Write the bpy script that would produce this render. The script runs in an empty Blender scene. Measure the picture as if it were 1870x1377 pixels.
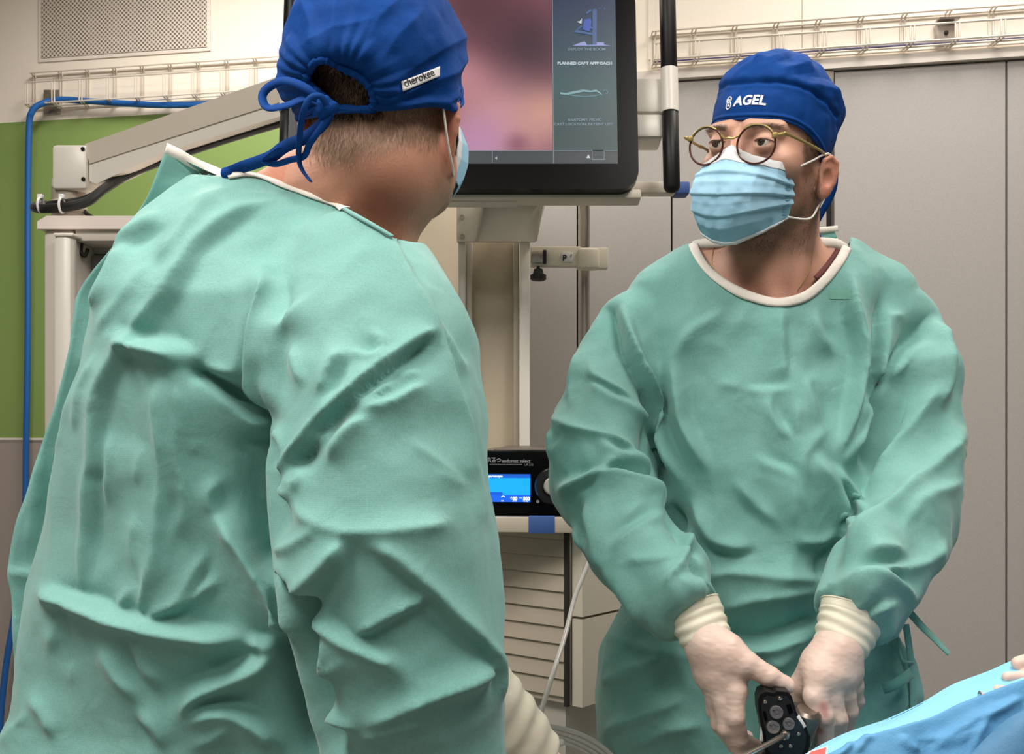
import bpy, bmesh, math, random
import numpy as np
from mathutils import Vector, Matrix
from mathutils.bvhtree import BVHTree
rng = np.random.default_rng(7); random.seed(7)
S = bpy.context.scene
C = S.collection
# ------------------------------------------------------------------ camera, world, lights, exposure
FPX, W, H, CX, CY, CAMZ = 2000.0, 1870, 1377, 935.0, 770.0, 1.30
cam = bpy.data.objects.new('camera', bpy.data.cameras.new('camera')); C.objects.link(cam)
cam.location = (0, 0, CAMZ); cam.rotation_euler = (math.pi/2, 0, 0)
cam.data.sensor_width = 36.0; cam.data.lens = FPX/W*36.0
cam.data.shift_y = (CY-H/2)/W          # level camera, horizon below the middle of the frame
cam.data.clip_start = 0.05
S.camera = cam
S.view_settings.view_transform = 'Standard'; S.view_settings.look = 'None'
S.view_settings.gamma = 1.0; S.view_settings.use_curve_mapping = False
S.view_settings.exposure = 0.85
w = bpy.data.worlds.new('world'); S.world = w; w.use_nodes = True
w.node_tree.nodes['Background'].inputs[0].default_value = (0.9, 0.93, 1.0, 1)
w.node_tree.nodes['Background'].inputs[1].default_value = 0.35
LIGHTS = [  # x, y, size x, size y, watts : recessed ceiling panels
    (-1.0, 0.40, 0.6, 1.2, 27), (0.75, 0.50, 0.6, 1.2, 14), (-0.9, 2.75, 0.6, 0.6, 12.5), (1.0, 2.0, 0.6, 0.6, 8),
    (-0.2, -0.9, 1.2, 0.6, 8)]
CEIL = 2.95
for lx, ly, sx, sy, wt in LIGHTS:
    ld = bpy.data.lights.new('panel_lamp', 'AREA'); ld.shape = 'RECTANGLE'; ld.size = sx-.04; ld.size_y = sy-.04
    ld.energy = wt; ld.color = (1.0, 0.943, 0.885)
    lo = bpy.data.objects.new('panel_lamp', ld); C.objects.link(lo); lo.location = (lx, ly, CEIL-.035)

# ------------------------------------------------------------------ helpers
def P(px, py, Y):
    return np.array([(px-CX)/FPX*Y, Y, CAMZ-(py-CY)/FPX*Y])
def to_px(v):
    v = np.asarray(v); return CX+v[..., 0]/v[..., 1]*FPX, CY-(v[..., 2]-CAMZ)/v[..., 1]*FPX
ORG = {}
def org_of(p): return np.zeros(3) if p is None else ORG[p.name]
def tag(o, label=None, cat=None, group=None, kind=None):
    if label: o['label'] = label
    if cat: o['category'] = cat
    if group: o['group'] = group
    if kind: o['kind'] = kind
    return o
def thing(name, loc, label, cat, group=None):
    o = bpy.data.objects.new(name, None); C.objects.link(o); o.empty_display_size = .05
    o.location = loc; ORG[o.name] = np.array(loc, float)
    return tag(o, label, cat, group)
def mo(name, verts, faces, mt, parent=None, smooth=True, loc=None, sharp=None):
    """mesh object from world-space vertices"""
    me = bpy.data.meshes.new(name)
    verts = np.asarray(verts, float)
    o = bpy.data.objects.new(name, me); C.objects.link(o)
    if parent is not None:
        org = org_of(parent); o.parent = parent
    else:
        org = np.array(loc, float) if loc is not None else np.array([(verts[:, 0].min()+verts[:, 0].max())/2, (verts[:, 1].min()+verts[:, 1].max())/2, verts[:, 2].min()])
        o.location = org
    ORG[o.name] = org
    if isinstance(faces, np.ndarray):
        nf, k = faces.shape; me.vertices.add(len(verts)); me.vertices.foreach_set('co', (verts-org).astype(np.float32).ravel())
        me.loops.add(nf*k); me.loops.foreach_set('vertex_index', faces.astype(np.int32).ravel())
        me.polygons.add(nf); me.polygons.foreach_set('loop_start', np.arange(0, nf*k, k, dtype=np.int32)); me.update(calc_edges=True); me.validate()
    else: me.from_pydata((verts-org).tolist(), [], faces)
    me.update()
    if smooth:
        me.polygons.foreach_set('use_smooth', [True]*len(me.polygons))
        if sharp is not None: me.set_sharp_from_angle(angle=math.radians(sharp))
    if mt is not None: me.materials.append(mt)
    return o
def struct(o): o['kind'] = 'structure'; return o
class MB:
    """collects simple shapes into one mesh"""
    def __init__(s): s.v = []; s.f = []; s.n = 0
    def add(s, v, f):
        v = np.asarray(v, float); s.v.append(v); s.f += [[i+s.n for i in q] for q in f]; s.n += len(v); return s
    def box(s, lo, hi, R=None, c=None):
        x0, y0, z0 = lo; x1, y1, z1 = hi
        v = np.array([(x0,y0,z0),(x1,y0,z0),(x1,y1,z0),(x0,y1,z0),(x0,y0,z1),(x1,y0,z1),(x1,y1,z1),(x0,y1,z1)], float)
        return s.add(xf(v, R, c), [(0,3,2,1),(4,5,6,7),(0,1,5,4),(1,2,6,5),(2,3,7,6),(3,0,4,7)])
    def rbox(s, lo, hi, r=.005, R=None, c=None, seg=2):
        bm = bmesh.new(); bmesh.ops.create_cube(bm, size=1)
        lo = np.array(lo, float); hi = np.array(hi, float)
        for v in bm.verts: v.co = Vector(((np.array(v.co)+.5)*(hi-lo)+lo).tolist())
        bmesh.ops.bevel(bm, geom=bm.edges[:]+bm.verts[:], offset=min(r, .49*float((hi-lo).min())), segments=seg, profile=.5, affect='EDGES')
        v = np.array([tuple(a.co) for a in bm.verts]); f = [[q.index for q in a.verts] for a in bm.faces]; bm.free()
        return s.add(xf(v, R, c), f)
    def tube(s, pts, r, n=10, caps=True, closed=False, flat=None):
        pts = np.asarray(pts, float); m = len(pts); r = np.broadcast_to(np.asarray(r, float), (m,))
        if closed: t = np.roll(pts, -1, 0)-np.roll(pts, 1, 0)
        else: t = np.gradient(pts, axis=0)
        t /= np.linalg.norm(t, axis=1)[:, None]+1e-12
        up = np.array([0, 0, 1.]) if abs(t[0][2]) < .9 else np.array([1., 0, 0])
        a = np.cross(t[0], up); a /= np.linalg.norm(a); V = []
        for i in range(m):
            a = a-t[i]*(a@t[i]); a /= np.linalg.norm(a)+1e-12; b = np.cross(t[i], a)
            for k in range(n):
                q = 2*math.pi*k/n
                V.append(pts[i]+r[i]*(math.cos(q)*a*(1 if flat is None else flat)+math.sin(q)*b))
        F = []
        for i in range(m if closed else m-1):
            j = (i+1) % m
            for k in range(n): F.append((i*n+k, i*n+(k+1) % n, j*n+(k+1) % n, j*n+k))
        if caps and not closed: F += [tuple(range(n))[::-1], tuple((m-1)*n+k for k in range(n))]
        return s.add(V, F)
    def cyl(s, a, b, r, n=24, r2=None):
        return s.tube([a, b], [r, r if r2 is None else r2], n)
    def lathe(s, prof, c, axis=(0, 0, 1), n=28):
        """prof: list of (radius, height along axis)"""
        ax = np.array(axis, float); ax /= np.linalg.norm(ax)
        up = np.array([0, 0, 1.]) if abs(ax[2]) < .9 else np.array([1., 0, 0])
        a = np.cross(ax, up); a /= np.linalg.norm(a); b = np.cross(ax, a); V = []
        for r, h in prof:
            for k in range(n):
                q = 2*math.pi*k/n; V.append(np.array(c)+ax*h+r*(math.cos(q)*a+math.sin(q)*b))
        F = [(i*n+k, i*n+(k+1) % n, (i+1)*n+(k+1) % n, (i+1)*n+k) for i in range(len(prof)-1) for k in range(n)]
        F += [tuple(range(n))[::-1], tuple((len(prof)-1)*n+k for k in range(n))]
        return s.add(V, F)
    def prism(s, poly, d, ):
        """poly: world points, d: extrusion vector"""
        poly = np.asarray(poly, float); n = len(poly); V = np.vstack([poly, poly+np.asarray(d, float)])
        F = [tuple(range(n))[::-1], tuple(range(n, 2*n))]+[(k, (k+1) % n, n+(k+1) % n, n+k) for k in range(n)]
        return s.add(V, F)
    def build(s, name, mt, parent=None, smooth=True, sharp=35, loc=None):
        o = mo(name, np.vstack(s.v), s.f, mt, parent, smooth, loc, sharp)
        bm = bmesh.new(); bm.from_mesh(o.data); bmesh.ops.recalc_face_normals(bm, faces=bm.faces); bm.to_mesh(o.data); bm.free()
        return o
def xf(v, R=None, c=None):
    v = np.asarray(v, float)
    if R is not None: v = v@np.asarray(R).T
    if c is not None: v = v+np.asarray(c)
    return v
def rotz(a): a = math.radians(a); c, s = math.cos(a), math.sin(a); return np.array([[c,-s,0],[s,c,0],[0,0,1.]])
def rotx(a): a = math.radians(a); c, s = math.cos(a), math.sin(a); return np.array([[1.,0,0],[0,c,-s],[0,s,c]])
def roty(a): a = math.radians(a); c, s = math.cos(a), math.sin(a); return np.array([[c,0,s],[0,1.,0],[-s,0,c]])
def smooth_path(pts, n=8, closed=False):
    """Catmull-Rom through the points"""
    p = np.asarray(pts, float); m = len(p); out = []
    rngi = range(m) if closed else range(m-1)
    for i in rngi:
        p0, p1, p2, p3 = (p[(i-1) % m], p[i], p[(i+1) % m], p[(i+2) % m]) if closed else (p[max(i-1, 0)], p[i], p[i+1], p[min(i+2, m-1)])
        for k in range(n):
            t = k/n
            out.append(.5*((2*p1)+(-p0+p2)*t+(2*p0-5*p1+4*p2-p3)*t*t+(-p0+3*p1-3*p2+p3)*t**3))
    if not closed: out.append(p[-1])
    return np.array(out)
def interp(x, xs, ys): return np.interp(x, xs, ys)

# ------------------------------------------------------------------ materials
def mat(name, col, rough=.5, metal=0., bump=None, var=None, spec=.5, sss=0., sheen=0., coat=0., trans=0., emis=None, estr=0., alpha=1.):
    m = bpy.data.materials.new(name); m.use_nodes = True; nt = m.node_tree; b = nt.nodes['Principled BSDF']
    col = lin(col)
    b.inputs['Base Color'].default_value = (*col, 1); b.inputs['Roughness'].default_value = rough
    b.inputs['Metallic'].default_value = metal; b.inputs['Specular IOR Level'].default_value = spec
    b.inputs['Subsurface Weight'].default_value = sss
    if sss: b.inputs['Subsurface Radius'].default_value = (.012, .004, .002); b.inputs['Subsurface Scale'].default_value = 1.
    b.inputs['Sheen Weight'].default_value = sheen; b.inputs['Coat Weight'].default_value = coat
    b.inputs['Transmission Weight'].default_value = trans; b.inputs['Alpha'].default_value = alpha
    if emis is not None: b.inputs['Emission Color'].default_value = (*lin(emis), 1); b.inputs['Emission Strength'].default_value = estr
    tc = nt.nodes.new('ShaderNodeTexCoord')
    if var:   # (scale, second colour, amount)
        n = nt.nodes.new('ShaderNodeTexNoise'); n.inputs['Scale'].default_value = var[0]; n.inputs['Detail'].default_value = 4
        nt.links.new(tc.outputs['Object'], n.inputs['Vector'])
        mr = nt.nodes.new('ShaderNodeMapRange'); mr.inputs[1].default_value = .35; mr.inputs[2].default_value = .65; mr.inputs[4].default_value = var[2]
        nt.links.new(n.outputs[0], mr.inputs[0])
        mx = nt.nodes.new('ShaderNodeMix'); mx.data_type = 'RGBA'; mx.inputs[6].default_value = (*col, 1); mx.inputs[7].default_value = (*lin(var[1]), 1)
        nt.links.new(mr.outputs[0], mx.inputs[0]); nt.links.new(mx.outputs[2], b.inputs['Base Color'])
    if bump:  # list of (kind, scale, distance)
        prev = None
        for kind, sc, dist in bump:
            if kind == 'noise': n = nt.nodes.new('ShaderNodeTexNoise'); n.inputs['Detail'].default_value = 5
            elif kind == 'vor': n = nt.nodes.new('ShaderNodeTexVoronoi')
            n.inputs['Scale'].default_value = sc
            nt.links.new(tc.outputs['Object'], n.inputs['Vector'])
            bp = nt.nodes.new('ShaderNodeBump'); bp.inputs['Distance'].default_value = dist; bp.inputs['Strength'].default_value = 1
            nt.links.new(n.outputs[0], bp.inputs['Height'])
            if prev: nt.links.new(prev.outputs[0], bp.inputs['Normal'])
            prev = bp
        nt.links.new(prev.outputs[0], b.inputs['Normal'])
    return m
def lin(c):
    if isinstance(c, str):
        c = [int(c[i:i+2], 16)/255 for i in (0, 2, 4)]
        return tuple(x/12.92 if x <= .04045 else ((x+.055)/1.055)**2.4 for x in c)
    return tuple(c)
M = {}
M['wall'] = mat('wall_cream', 'F0E7DA', .55, var=(1.5, 'ECE2D3', .5), bump=[('noise', 90, .0004)])
M['green'] = mat('wall_green', '86A05A', .5)
M['greige'] = mat('wall_greige', 'A59A94', .5)
M['panel'] = mat('panel_grey', 'B4AFAB', .42, var=(300, 'A9A4A0', .6), bump=[('noise', 400, .0002)])
M['dark'] = mat('gap_dark', '2A2624', .7)
M['trimw'] = mat('trim_white', 'E4DCD2', .4)
M['wire'] = mat('wire_steel', 'DDD3C6', .4, .15)
M['white'] = mat('plastic_white', 'DAD5CC', .35)
M['white2'] = mat('plastic_warm', 'DDD2C2', .4)
M['cart'] = mat('cart_grey', 'C9C2B8', .4)
M['ribbed'] = mat('cart_rib', 'BDB0A0', .5)
M['black'] = mat('plastic_black', '0C0D0F', .45, spec=.3)
M['bezel'] = mat('bezel_black', '030304', .25, spec=.12)
M['rubber'] = mat('rubber_black', '121212', .45)
M['steel'] = mat('steel', 'B5ADA3', .25, .9)
M['blue_hose'] = mat('hose_blue', '1F5FA8', .35)
M['tape'] = mat('tape_blue', '3A5A9C', .6)
M['taupe'] = mat('device_top', '6E645C', .4)
M['floor'] = mat('floor_vinyl', '8E8A84', .35, var=(40, '7E7A75', .5))
M['ceil'] = mat('ceiling_white', 'C9C5BE', .7)
M['far'] = mat('wall_side_grey', '8F8B86', .6)
M['ink'] = mat('ink', '2A2A30', .5)
M['inkw'] = mat('ink_white', 'E8E8E8', .5)
def emat(name, col, s):
    m = bpy.data.materials.new(name); m.use_nodes = True; nt = m.node_tree
    b = nt.nodes['Principled BSDF']; b.inputs['Base Color'].default_value = (.01, .01, .01, 1); b.inputs['Roughness'].default_value = .35
    b.inputs['Emission Color'].default_value = (*lin(col), 1); b.inputs['Emission Strength'].default_value = s
    return m
def text_mesh(txt, size, mt, name, parent, origin, ux, uy, un, align='LEFT', depth=.0004, bold=0., shear=0., spacing=1., project=None, sub=0):
    cu = bpy.data.curves.new('t', 'FONT'); cu.body = txt; cu.size = size; cu.align_x = align; cu.extrude = depth; cu.offset = bold; cu.shear = shear
    cu.space_character = spacing
    to = bpy.data.objects.new('t', cu); C.objects.link(to)
    dg = bpy.context.evaluated_depsgraph_get(); me = bpy.data.meshes.new_from_object(to.evaluated_get(dg))
    bpy.data.objects.remove(to)
    v = np.array([tuple(a.co) for a in me.vertices]); f = [list(p.vertices) for p in me.polygons]
    if sub:
        bm = bmesh.new(); bm.from_mesh(me); bmesh.ops.triangulate(bm, faces=bm.faces)
        for _ in range(sub):
            long = [e for e in bm.edges if e.calc_length() > size*.12]
            bmesh.ops.subdivide_edges(bm, edges=long, cuts=1); bmesh.ops.triangulate(bm, faces=bm.faces)
        v = np.array([tuple(a.co) for a in bm.verts]); f = [[q.index for q in a.verts] for a in bm.faces]; bm.free()
    bpy.data.meshes.remove(me)
    ux, uy, un = [np.asarray(a, float)/np.linalg.norm(a) for a in (ux, uy, un)]
    wv = np.asarray(origin, float)+v[:, :1]*ux+v[:, 1:2]*uy+v[:, 2:]*un
    if project is not None:
        bvh, off = project; out = []
        for p, zz in zip(wv, v[:, 2]):
            s0 = p-un*zz
            h = bvh.ray_cast(Vector(s0+un*.05), Vector(-un))
            q = np.array(h[0]) if h[0] is not None else s0
            out.append(q+un*(off+zz))
        wv = np.array(out)
    return mo(name, wv, f, mt, parent, smooth=False)
def bvh_of(o):
    org = ORG[o.name]; me = o.data
    return BVHTree.FromPolygons([tuple(np.array(v.co)+org) for v in me.vertices], [tuple(p.vertices) for p in me.polygons])

# ------------------------------------------------------------------ implicit surfaces -> mesh
def smin(a, b, k):
    h = np.clip(.5+.5*(b-a)/k, 0, 1); return b+(a-b)*h-k*h*(1-h)
def smax(a, b, k): return -smin(-a, -b, k)
class Grid:
    def __init__(s, lo, hi, h, zs=None):
        s.lo = np.array(lo, float); s.h = h; s.n = np.ceil((np.array(hi)-s.lo)/h).astype(int)+1
        ax = [(s.lo[i]+h*np.arange(s.n[i])).astype(np.float32) for i in range(3)]
        s.zs = None
        if zs is not None: s.zs = np.array(zs, float); ax[2] = s.zs.astype(np.float32); s.n[2] = len(zs)
        s.X, s.Y, s.Z = ax[0][:, None, None], ax[1][None, :, None], ax[2][None, None, :]
        s.d = np.full(s.n, 1e3, np.float32)
    def full(s): return [np.broadcast_to(a, tuple(s.n)) for a in (s.X, s.Y, s.Z)]
    def cone(s, a, b, ra, rb):
        a = np.asarray(a, float); b = np.asarray(b, float); ab = b-a; L = float(ab@ab)+1e-12
        dx, dy, dz = s.X-a[0], s.Y-a[1], s.Z-a[2]
        t = np.clip((dx*ab[0]+dy*ab[1]+dz*ab[2])/L, 0, 1)
        return np.sqrt((dx-t*ab[0])**2+(dy-t*ab[1])**2+(dz-t*ab[2])**2)-(ra+(rb-ra)*t)
    def chain(s, pts, rs, k=.0, kk=0.01):
        d = None
        for i in range(len(pts)-1):
            c = s.cone(pts[i], pts[i+1], rs[i], rs[i+1]); d = c if d is None else (smin(d, c, kk) if kk else np.minimum(d, c))
        return d
    def loc(s, c, R):
        """coordinates in a local frame with rotation R (local->world) and origin c"""
        c = np.asarray(c, float); dx, dy, dz = s.X-c[0], s.Y-c[1], s.Z-c[2]
        return [(dx*R[0, i]+dy*R[1, i]+dz*R[2, i]) for i in range(3)]
    def ell(s, c, r, R=None):
        R = np.eye(3) if R is None else R
        return ell3(s.loc(c, R), (0, 0, 0), r)
    def add(s, d, k=0.): s.d = smin(s.d, d, k) if k else np.minimum(s.d, d)
    def mesh(s):
        V, F = surface_nets(s.d, s.lo, s.h)
        if s.zs is not None: V[:, 2] = np.interp((V[:, 2]-s.lo[2])/s.h, np.arange(len(s.zs)), s.zs)
        return V, F
def ell3(q, c, r):
    x, y, z = q[0]-c[0], q[1]-c[1], q[2]-c[2]
    k0 = np.sqrt((x/r[0])**2+(y/r[1])**2+(z/r[2])**2); k1 = np.sqrt((x/r[0]**2)**2+(y/r[1]**2)**2+(z/r[2]**2)**2)
    return k0*(k0-1)/(k1+1e-9)
def cap3(q, a, b, ra, rb):
    a = np.asarray(a, float); b = np.asarray(b, float); ab = b-a; L = float(ab@ab)+1e-12
    dx, dy, dz = q[0]-a[0], q[1]-a[1], q[2]-a[2]
    t = np.clip((dx*ab[0]+dy*ab[1]+dz*ab[2])/L, 0, 1)
    return np.sqrt((dx-t*ab[0])**2+(dy-t*ab[1])**2+(dz-t*ab[2])**2)-(ra+(rb-ra)*t)
def surface_nets(d, lo, h):
    ins = d < 0; n = np.array(d.shape)
    cnt = np.zeros(n-1, np.int8)
    for i in (0, 1):
        for j in (0, 1):
            for k in (0, 1): cnt += ins[i:n[0]-1+i, j:n[1]-1+j, k:n[2]-1+k]
    act = (cnt > 0) & (cnt < 8); ci = np.argwhere(act); idx = -np.ones(act.shape, np.int64); idx[act] = np.arange(len(ci))
    acc = np.zeros((len(ci), 3)); num = np.zeros(len(ci))
    cor = {(i, j, k): d[ci[:, 0]+i, ci[:, 1]+j, ci[:, 2]+k] for i in (0, 1) for j in (0, 1) for k in (0, 1)}
    for c0 in cor:
        for ax in range(3):
            if c0[ax]: continue
            c1 = list(c0); c1[ax] = 1; c1 = tuple(c1); a, b = cor[c0], cor[c1]
            m = (a < 0) != (b < 0); t = np.where(m, a/np.where(a == b, 1, a-b), 0)
            p = np.tile(np.array(c0, float), (len(ci), 1)); p[:, ax] = t
            acc += p*m[:, None]; num += m
    V = (ci+acc/num[:, None])*h+lo; F = []
    for ax in range(3):
        sl0 = [slice(None)]*3; sl1 = [slice(None)]*3; sl0[ax] = slice(0, -1); sl1[ax] = slice(1, None)
        cr = ins[tuple(sl0)] != ins[tuple(sl1)]; e = np.argwhere(cr); u, v = (ax+1) % 3, (ax+2) % 3
        e = e[(e[:, u] > 0) & (e[:, v] > 0) & (e[:, u] < n[u]-1) & (e[:, v] < n[v]-1)]
        q = []
        for du, dv in ((-1, -1), (0, -1), (0, 0), (-1, 0)):
            c = e.copy(); c[:, u] += du; c[:, v] += dv; q.append(idx[c[:, 0], c[:, 1], c[:, 2]])
        q = np.stack(q, 1); fl = ins[e[:, 0], e[:, 1], e[:, 2]]
        q[~fl] = q[~fl][:, ::-1]; F.append(q)
    return V, np.vstack(F)
def vnormals(V, F):
    F = np.asarray(F); n = np.cross(V[F[:, 2]]-V[F[:, 0]], V[F[:, 3]]-V[F[:, 1]]); N = np.zeros_like(V)
    for k in range(4):
        for a in range(3): N[:, a] += np.bincount(F[:, k], n[:, a], len(V))
    return N/(np.linalg.norm(N, axis=1)[:, None]+1e-12)
def compact(V, F):
    u, inv = np.unique(F, return_inverse=True); return V[u], inv.reshape(F.shape), u
def laplace(V, F, it=1, lam=.5):
    E = np.vstack([F[:, [0, 1]], F[:, [1, 2]], F[:, [2, 3]], F[:, [3, 0]]]); E = np.vstack([E, E[:, ::-1]])
    deg = np.bincount(E[:, 0], minlength=len(V))+1e-9
    for _ in range(it):
        A = np.stack([np.bincount(E[:, 0], V[E[:, 1], a], len(V)) for a in range(3)], 1)/deg[:, None]
        V = V+lam*(A-V)
    return V
def subsurf(o, lv=1):
    m = o.modifiers.new('sub', 'SUBSURF'); m.levels = lv; m.render_levels = lv; return o
def solid(o, t, off=-1):
    m = o.modifiers.new('solid', 'SOLIDIFY'); m.thickness = t; m.offset = off; return o
# smooth value noise on points
def vnoise(p, sc, seed=0):
    p = np.asarray(p, float)*sc+seed*17.31; i = np.floor(p).astype(np.int64); f = p-i; f = f*f*(3-2*f); out = 0
    def hsh(a, b, c):
        q = (a*73856093) ^ (b*19349663) ^ (c*83492791) ^ (seed*2654435761 % 2147483647)
        q = (q ^ (q >> 13))*1274126177 & 0x7fffffff; q = (q ^ (q >> 16)) & 0xffff
        return q/65535.0
    for dx in (0, 1):
        for dy in (0, 1):
            for dz in (0, 1):
                wgt = (f[:, 0] if dx else 1-f[:, 0])*(f[:, 1] if dy else 1-f[:, 1])*(f[:, 2] if dz else 1-f[:, 2])
                out = out+wgt*hsh(i[:, 0]+dx, i[:, 1]+dy, i[:, 2]+dz)
    return out*2-1
def worley(p, sc, seed=0):
    p = np.asarray(p, float)*sc+seed*7.77; i = np.floor(p).astype(np.int64); best = np.full(len(p), 9.)
    def hsh(a, b, c, k):
        q = (a*73856093) ^ (b*19349663) ^ (c*83492791) ^ (seed*97+k*7919)
        q = (q ^ (q >> 13))*1274126177 & 0x7fffffff; q = ((q ^ (q >> 16))*668265263) & 0x7fffffff; return ((q ^ (q >> 15)) & 0xffff)/65535.
    for dx in (-1, 0, 1):
        for dy in (-1, 0, 1):
            for dz in (-1, 0, 1):
                a, b, c = i[:, 0]+dx, i[:, 1]+dy, i[:, 2]+dz
                d = np.sqrt((a+hsh(a, b, c, 1)-p[:, 0])**2+(b+hsh(a, b, c, 2)-p[:, 1])**2+(c+hsh(a, b, c, 3)-p[:, 2])**2); best = np.minimum(best, d)
    return best
def zsteps(z0, zf, z1, h, hmax=.02):
    """heights from z0 to z1, step h above zf and growing below it"""
    up = list(np.arange(zf, z1, h)); dn = []; z, q = zf, h
    while z > z0: q = min(q*1.12, hmax); z -= q; dn.append(z)
    return dn[::-1]+up
def folds(px, py, ridges, K=1.):
    """ridges: (points [(px,py)..], height m, width on the left, width on the right, taper) in the plane facing the camera.
       straight-sided crests, as pressed paper-like gown fabric makes"""
    h = np.zeros(len(px))
    for pts, amp, wl, wr, *tp in ridges:
        tp = tp[0] if tp else .25; wl, wr = wl*1.3, wr*1.3; amp = math.copysign(min(abs(amp)*K, .62*min(wl, wr)/1650+.0008), amp); p = np.array(pts, float)
        seg = np.linalg.norm(np.diff(p, axis=0), axis=1); cum = np.r_[0, np.cumsum(seg)]; L = cum[-1]
        wm = max(wl, wr); m = (px > p[:, 0].min()-wm) & (px < p[:, 0].max()+wm) & (py > p[:, 1].min()-wm) & (py < p[:, 1].max()+wm)
        ii = np.nonzero(m)[0]
        if not len(ii): continue
        x, y = px[ii], py[ii]; best = np.full(len(ii), 1e9); side = np.zeros(len(ii)); tt = np.zeros(len(ii))
        for k in range(len(p)-1):
            dx, dy = p[k+1]-p[k]; t = np.clip(((x-p[k, 0])*dx+(y-p[k, 1])*dy)/(dx*dx+dy*dy), 0, 1)
            ex, ey = x-p[k, 0]-t*dx, y-p[k, 1]-t*dy; dd = np.hypot(ex, ey); s = np.sign(dx*ey-dy*ex)
            b = dd < best; best[b] = dd[b]; side[b] = s[b]; tt[b] = (cum[k]+t[b]*seg[k])/L
        ww = np.where(side > 0, wr, wl)
        env = np.clip(np.minimum(tt, 1-tt)/max(tp, 1e-3), 0, 1); env = env*env*(3-2*env)
        # width shrinks towards the tips as well
        prof = np.clip(1-best/(ww*(.35+.65*env)), 0, 1); prof = prof*(.35+.65*prof)
        h[ii] += amp*env*prof
    return h

def tension(ridges, K=1., g=3., L=48.):
    """heights pinned along crease lines, stretched between them like cloth under tension
       (screened Laplace equation); returns a sampler"""
    P_ = np.vstack([np.array(r[0], float) for r in ridges]); x0, y0 = P_.min(0)-3.5*L; x1, y1 = P_.max(0)+3.5*L
    nx, ny = int((x1-x0)/g)+1, int((y1-y0)/g)+1; wgt = np.zeros((ny, nx)); num = np.zeros((ny, nx))
    def pin(p, amp, tp, wmax, sig=2.6):
        seg = np.linalg.norm(np.diff(p, axis=0), axis=1); cum = np.r_[0, np.cumsum(seg)]
        i0, i1 = int(max((p[:, 0].min()-12-x0)/g, 0)), int((p[:, 0].max()+12-x0)/g)+2; j0, j1 = int(max((p[:, 1].min()-12-y0)/g, 0)), int((p[:, 1].max()+12-y0)/g)+2
        X, Y = np.meshgrid(x0+g*np.arange(i0, min(i1, nx)), y0+g*np.arange(j0, min(j1, ny))); best = np.full(X.shape, 1e9); tt = np.zeros(X.shape)
        for k in range(len(p)-1):
            dx, dy = p[k+1]-p[k]; t = np.clip(((X-p[k, 0])*dx+(Y-p[k, 1])*dy)/(dx*dx+dy*dy+1e-9), 0, 1); dd = np.hypot(X-p[k, 0]-t*dx, Y-p[k, 1]-t*dy)
            b = dd < best; best[b] = dd[b]; tt[b] = (cum[k]+t[b]*seg[k])/cum[-1]
        env = np.clip(np.minimum(tt, 1-tt)/max(tp, 1e-3), 0, 1); ww = wmax*env**2*np.exp(-(best/sig)**2)
        sl = (slice(j0, j0+X.shape[0]), slice(i0, i0+X.shape[1])); wgt[sl] += ww; num[sl] += ww*amp*(.4+.6*env)
    for pts, amp, wl, wr, *tp in ridges:
        p = np.array(pts, float)
        if len(p) > 2: p = smooth_path(np.c_[p, np.zeros(len(p))], 4)[:, :2]
        tp = tp[0] if tp else .25; am = amp*K; pin(p, am, tp, 4.)
        a, b = min(wl, wr), max(wl, wr)
        if b/a > 1.7:                          # steep side: a trough close to the crest
            t = np.gradient(p, axis=0); t /= np.linalg.norm(t, axis=1)[:, None]+1e-9; s_ = 1 if wr < wl else -1
            q = p+np.stack([-t[:, 1], t[:, 0]], 1)*s_*a*1.1; pin(q, -.30*am, tp*1.3, .8)
    lam = (g/L)**2; h = np.zeros((ny, nx))
    for _ in range(420):
        n = np.zeros_like(h); n[1:] += h[:-1]; n[:-1] += h[1:]; n[:, 1:] += h[:, :-1]; n[:, :-1] += h[:, 1:]
        h = (n+num)/(4+lam+wgt)
    def f(px, py):
        u = np.clip((px-x0)/g, 0, nx-1.001); v = np.clip((py-y0)/g, 0, ny-1.001); i = u.astype(int); j = v.astype(int); a = u-i; b = v-j
        return (h[j, i]*(1-a)+h[j, i+1]*a)*(1-b)+(h[j+1, i]*(1-a)+h[j+1, i+1]*a)*b
    return f
# ================================================================== THE ROOM
# back wall recedes to the left of the frame; the right section with the sliding doors stands further forward
def wl(X): return 3.64-.19*(X+1.2)       # wall_back plane Y at X
def wr(X): return 2.70-.21*(X-.80)       # sliding-door front plane
def wallquad(name, f, x0, x1, z0, z1, mt, t=.12):
    m = MB(); m.prism([(x0, f(x0), z0), (x1, f(x1), z0), (x1, f(x1), z1), (x0, f(x0), z1)], (0, t, 0)); return struct(m.build(name, mt, smooth=False))
def zat(py, Y): return CAMZ-(py-CY)/FPX*Y
XL, XS, XR = -2.2, -.1, 2.3
ZG1, ZG0 = zat(203, 3.60), zat(802, 3.69)     # green band top / bottom
wallquad('wall_back', wl, XL, .45, ZG1, CEIL, M['wall'])
wallquad('wall_back_green_band', wl, XL, .45, ZG0, ZG1, M['green'])
wallquad('wall_back_lower', wl, XL, .45, 0, ZG0, M['greige'])
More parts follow.
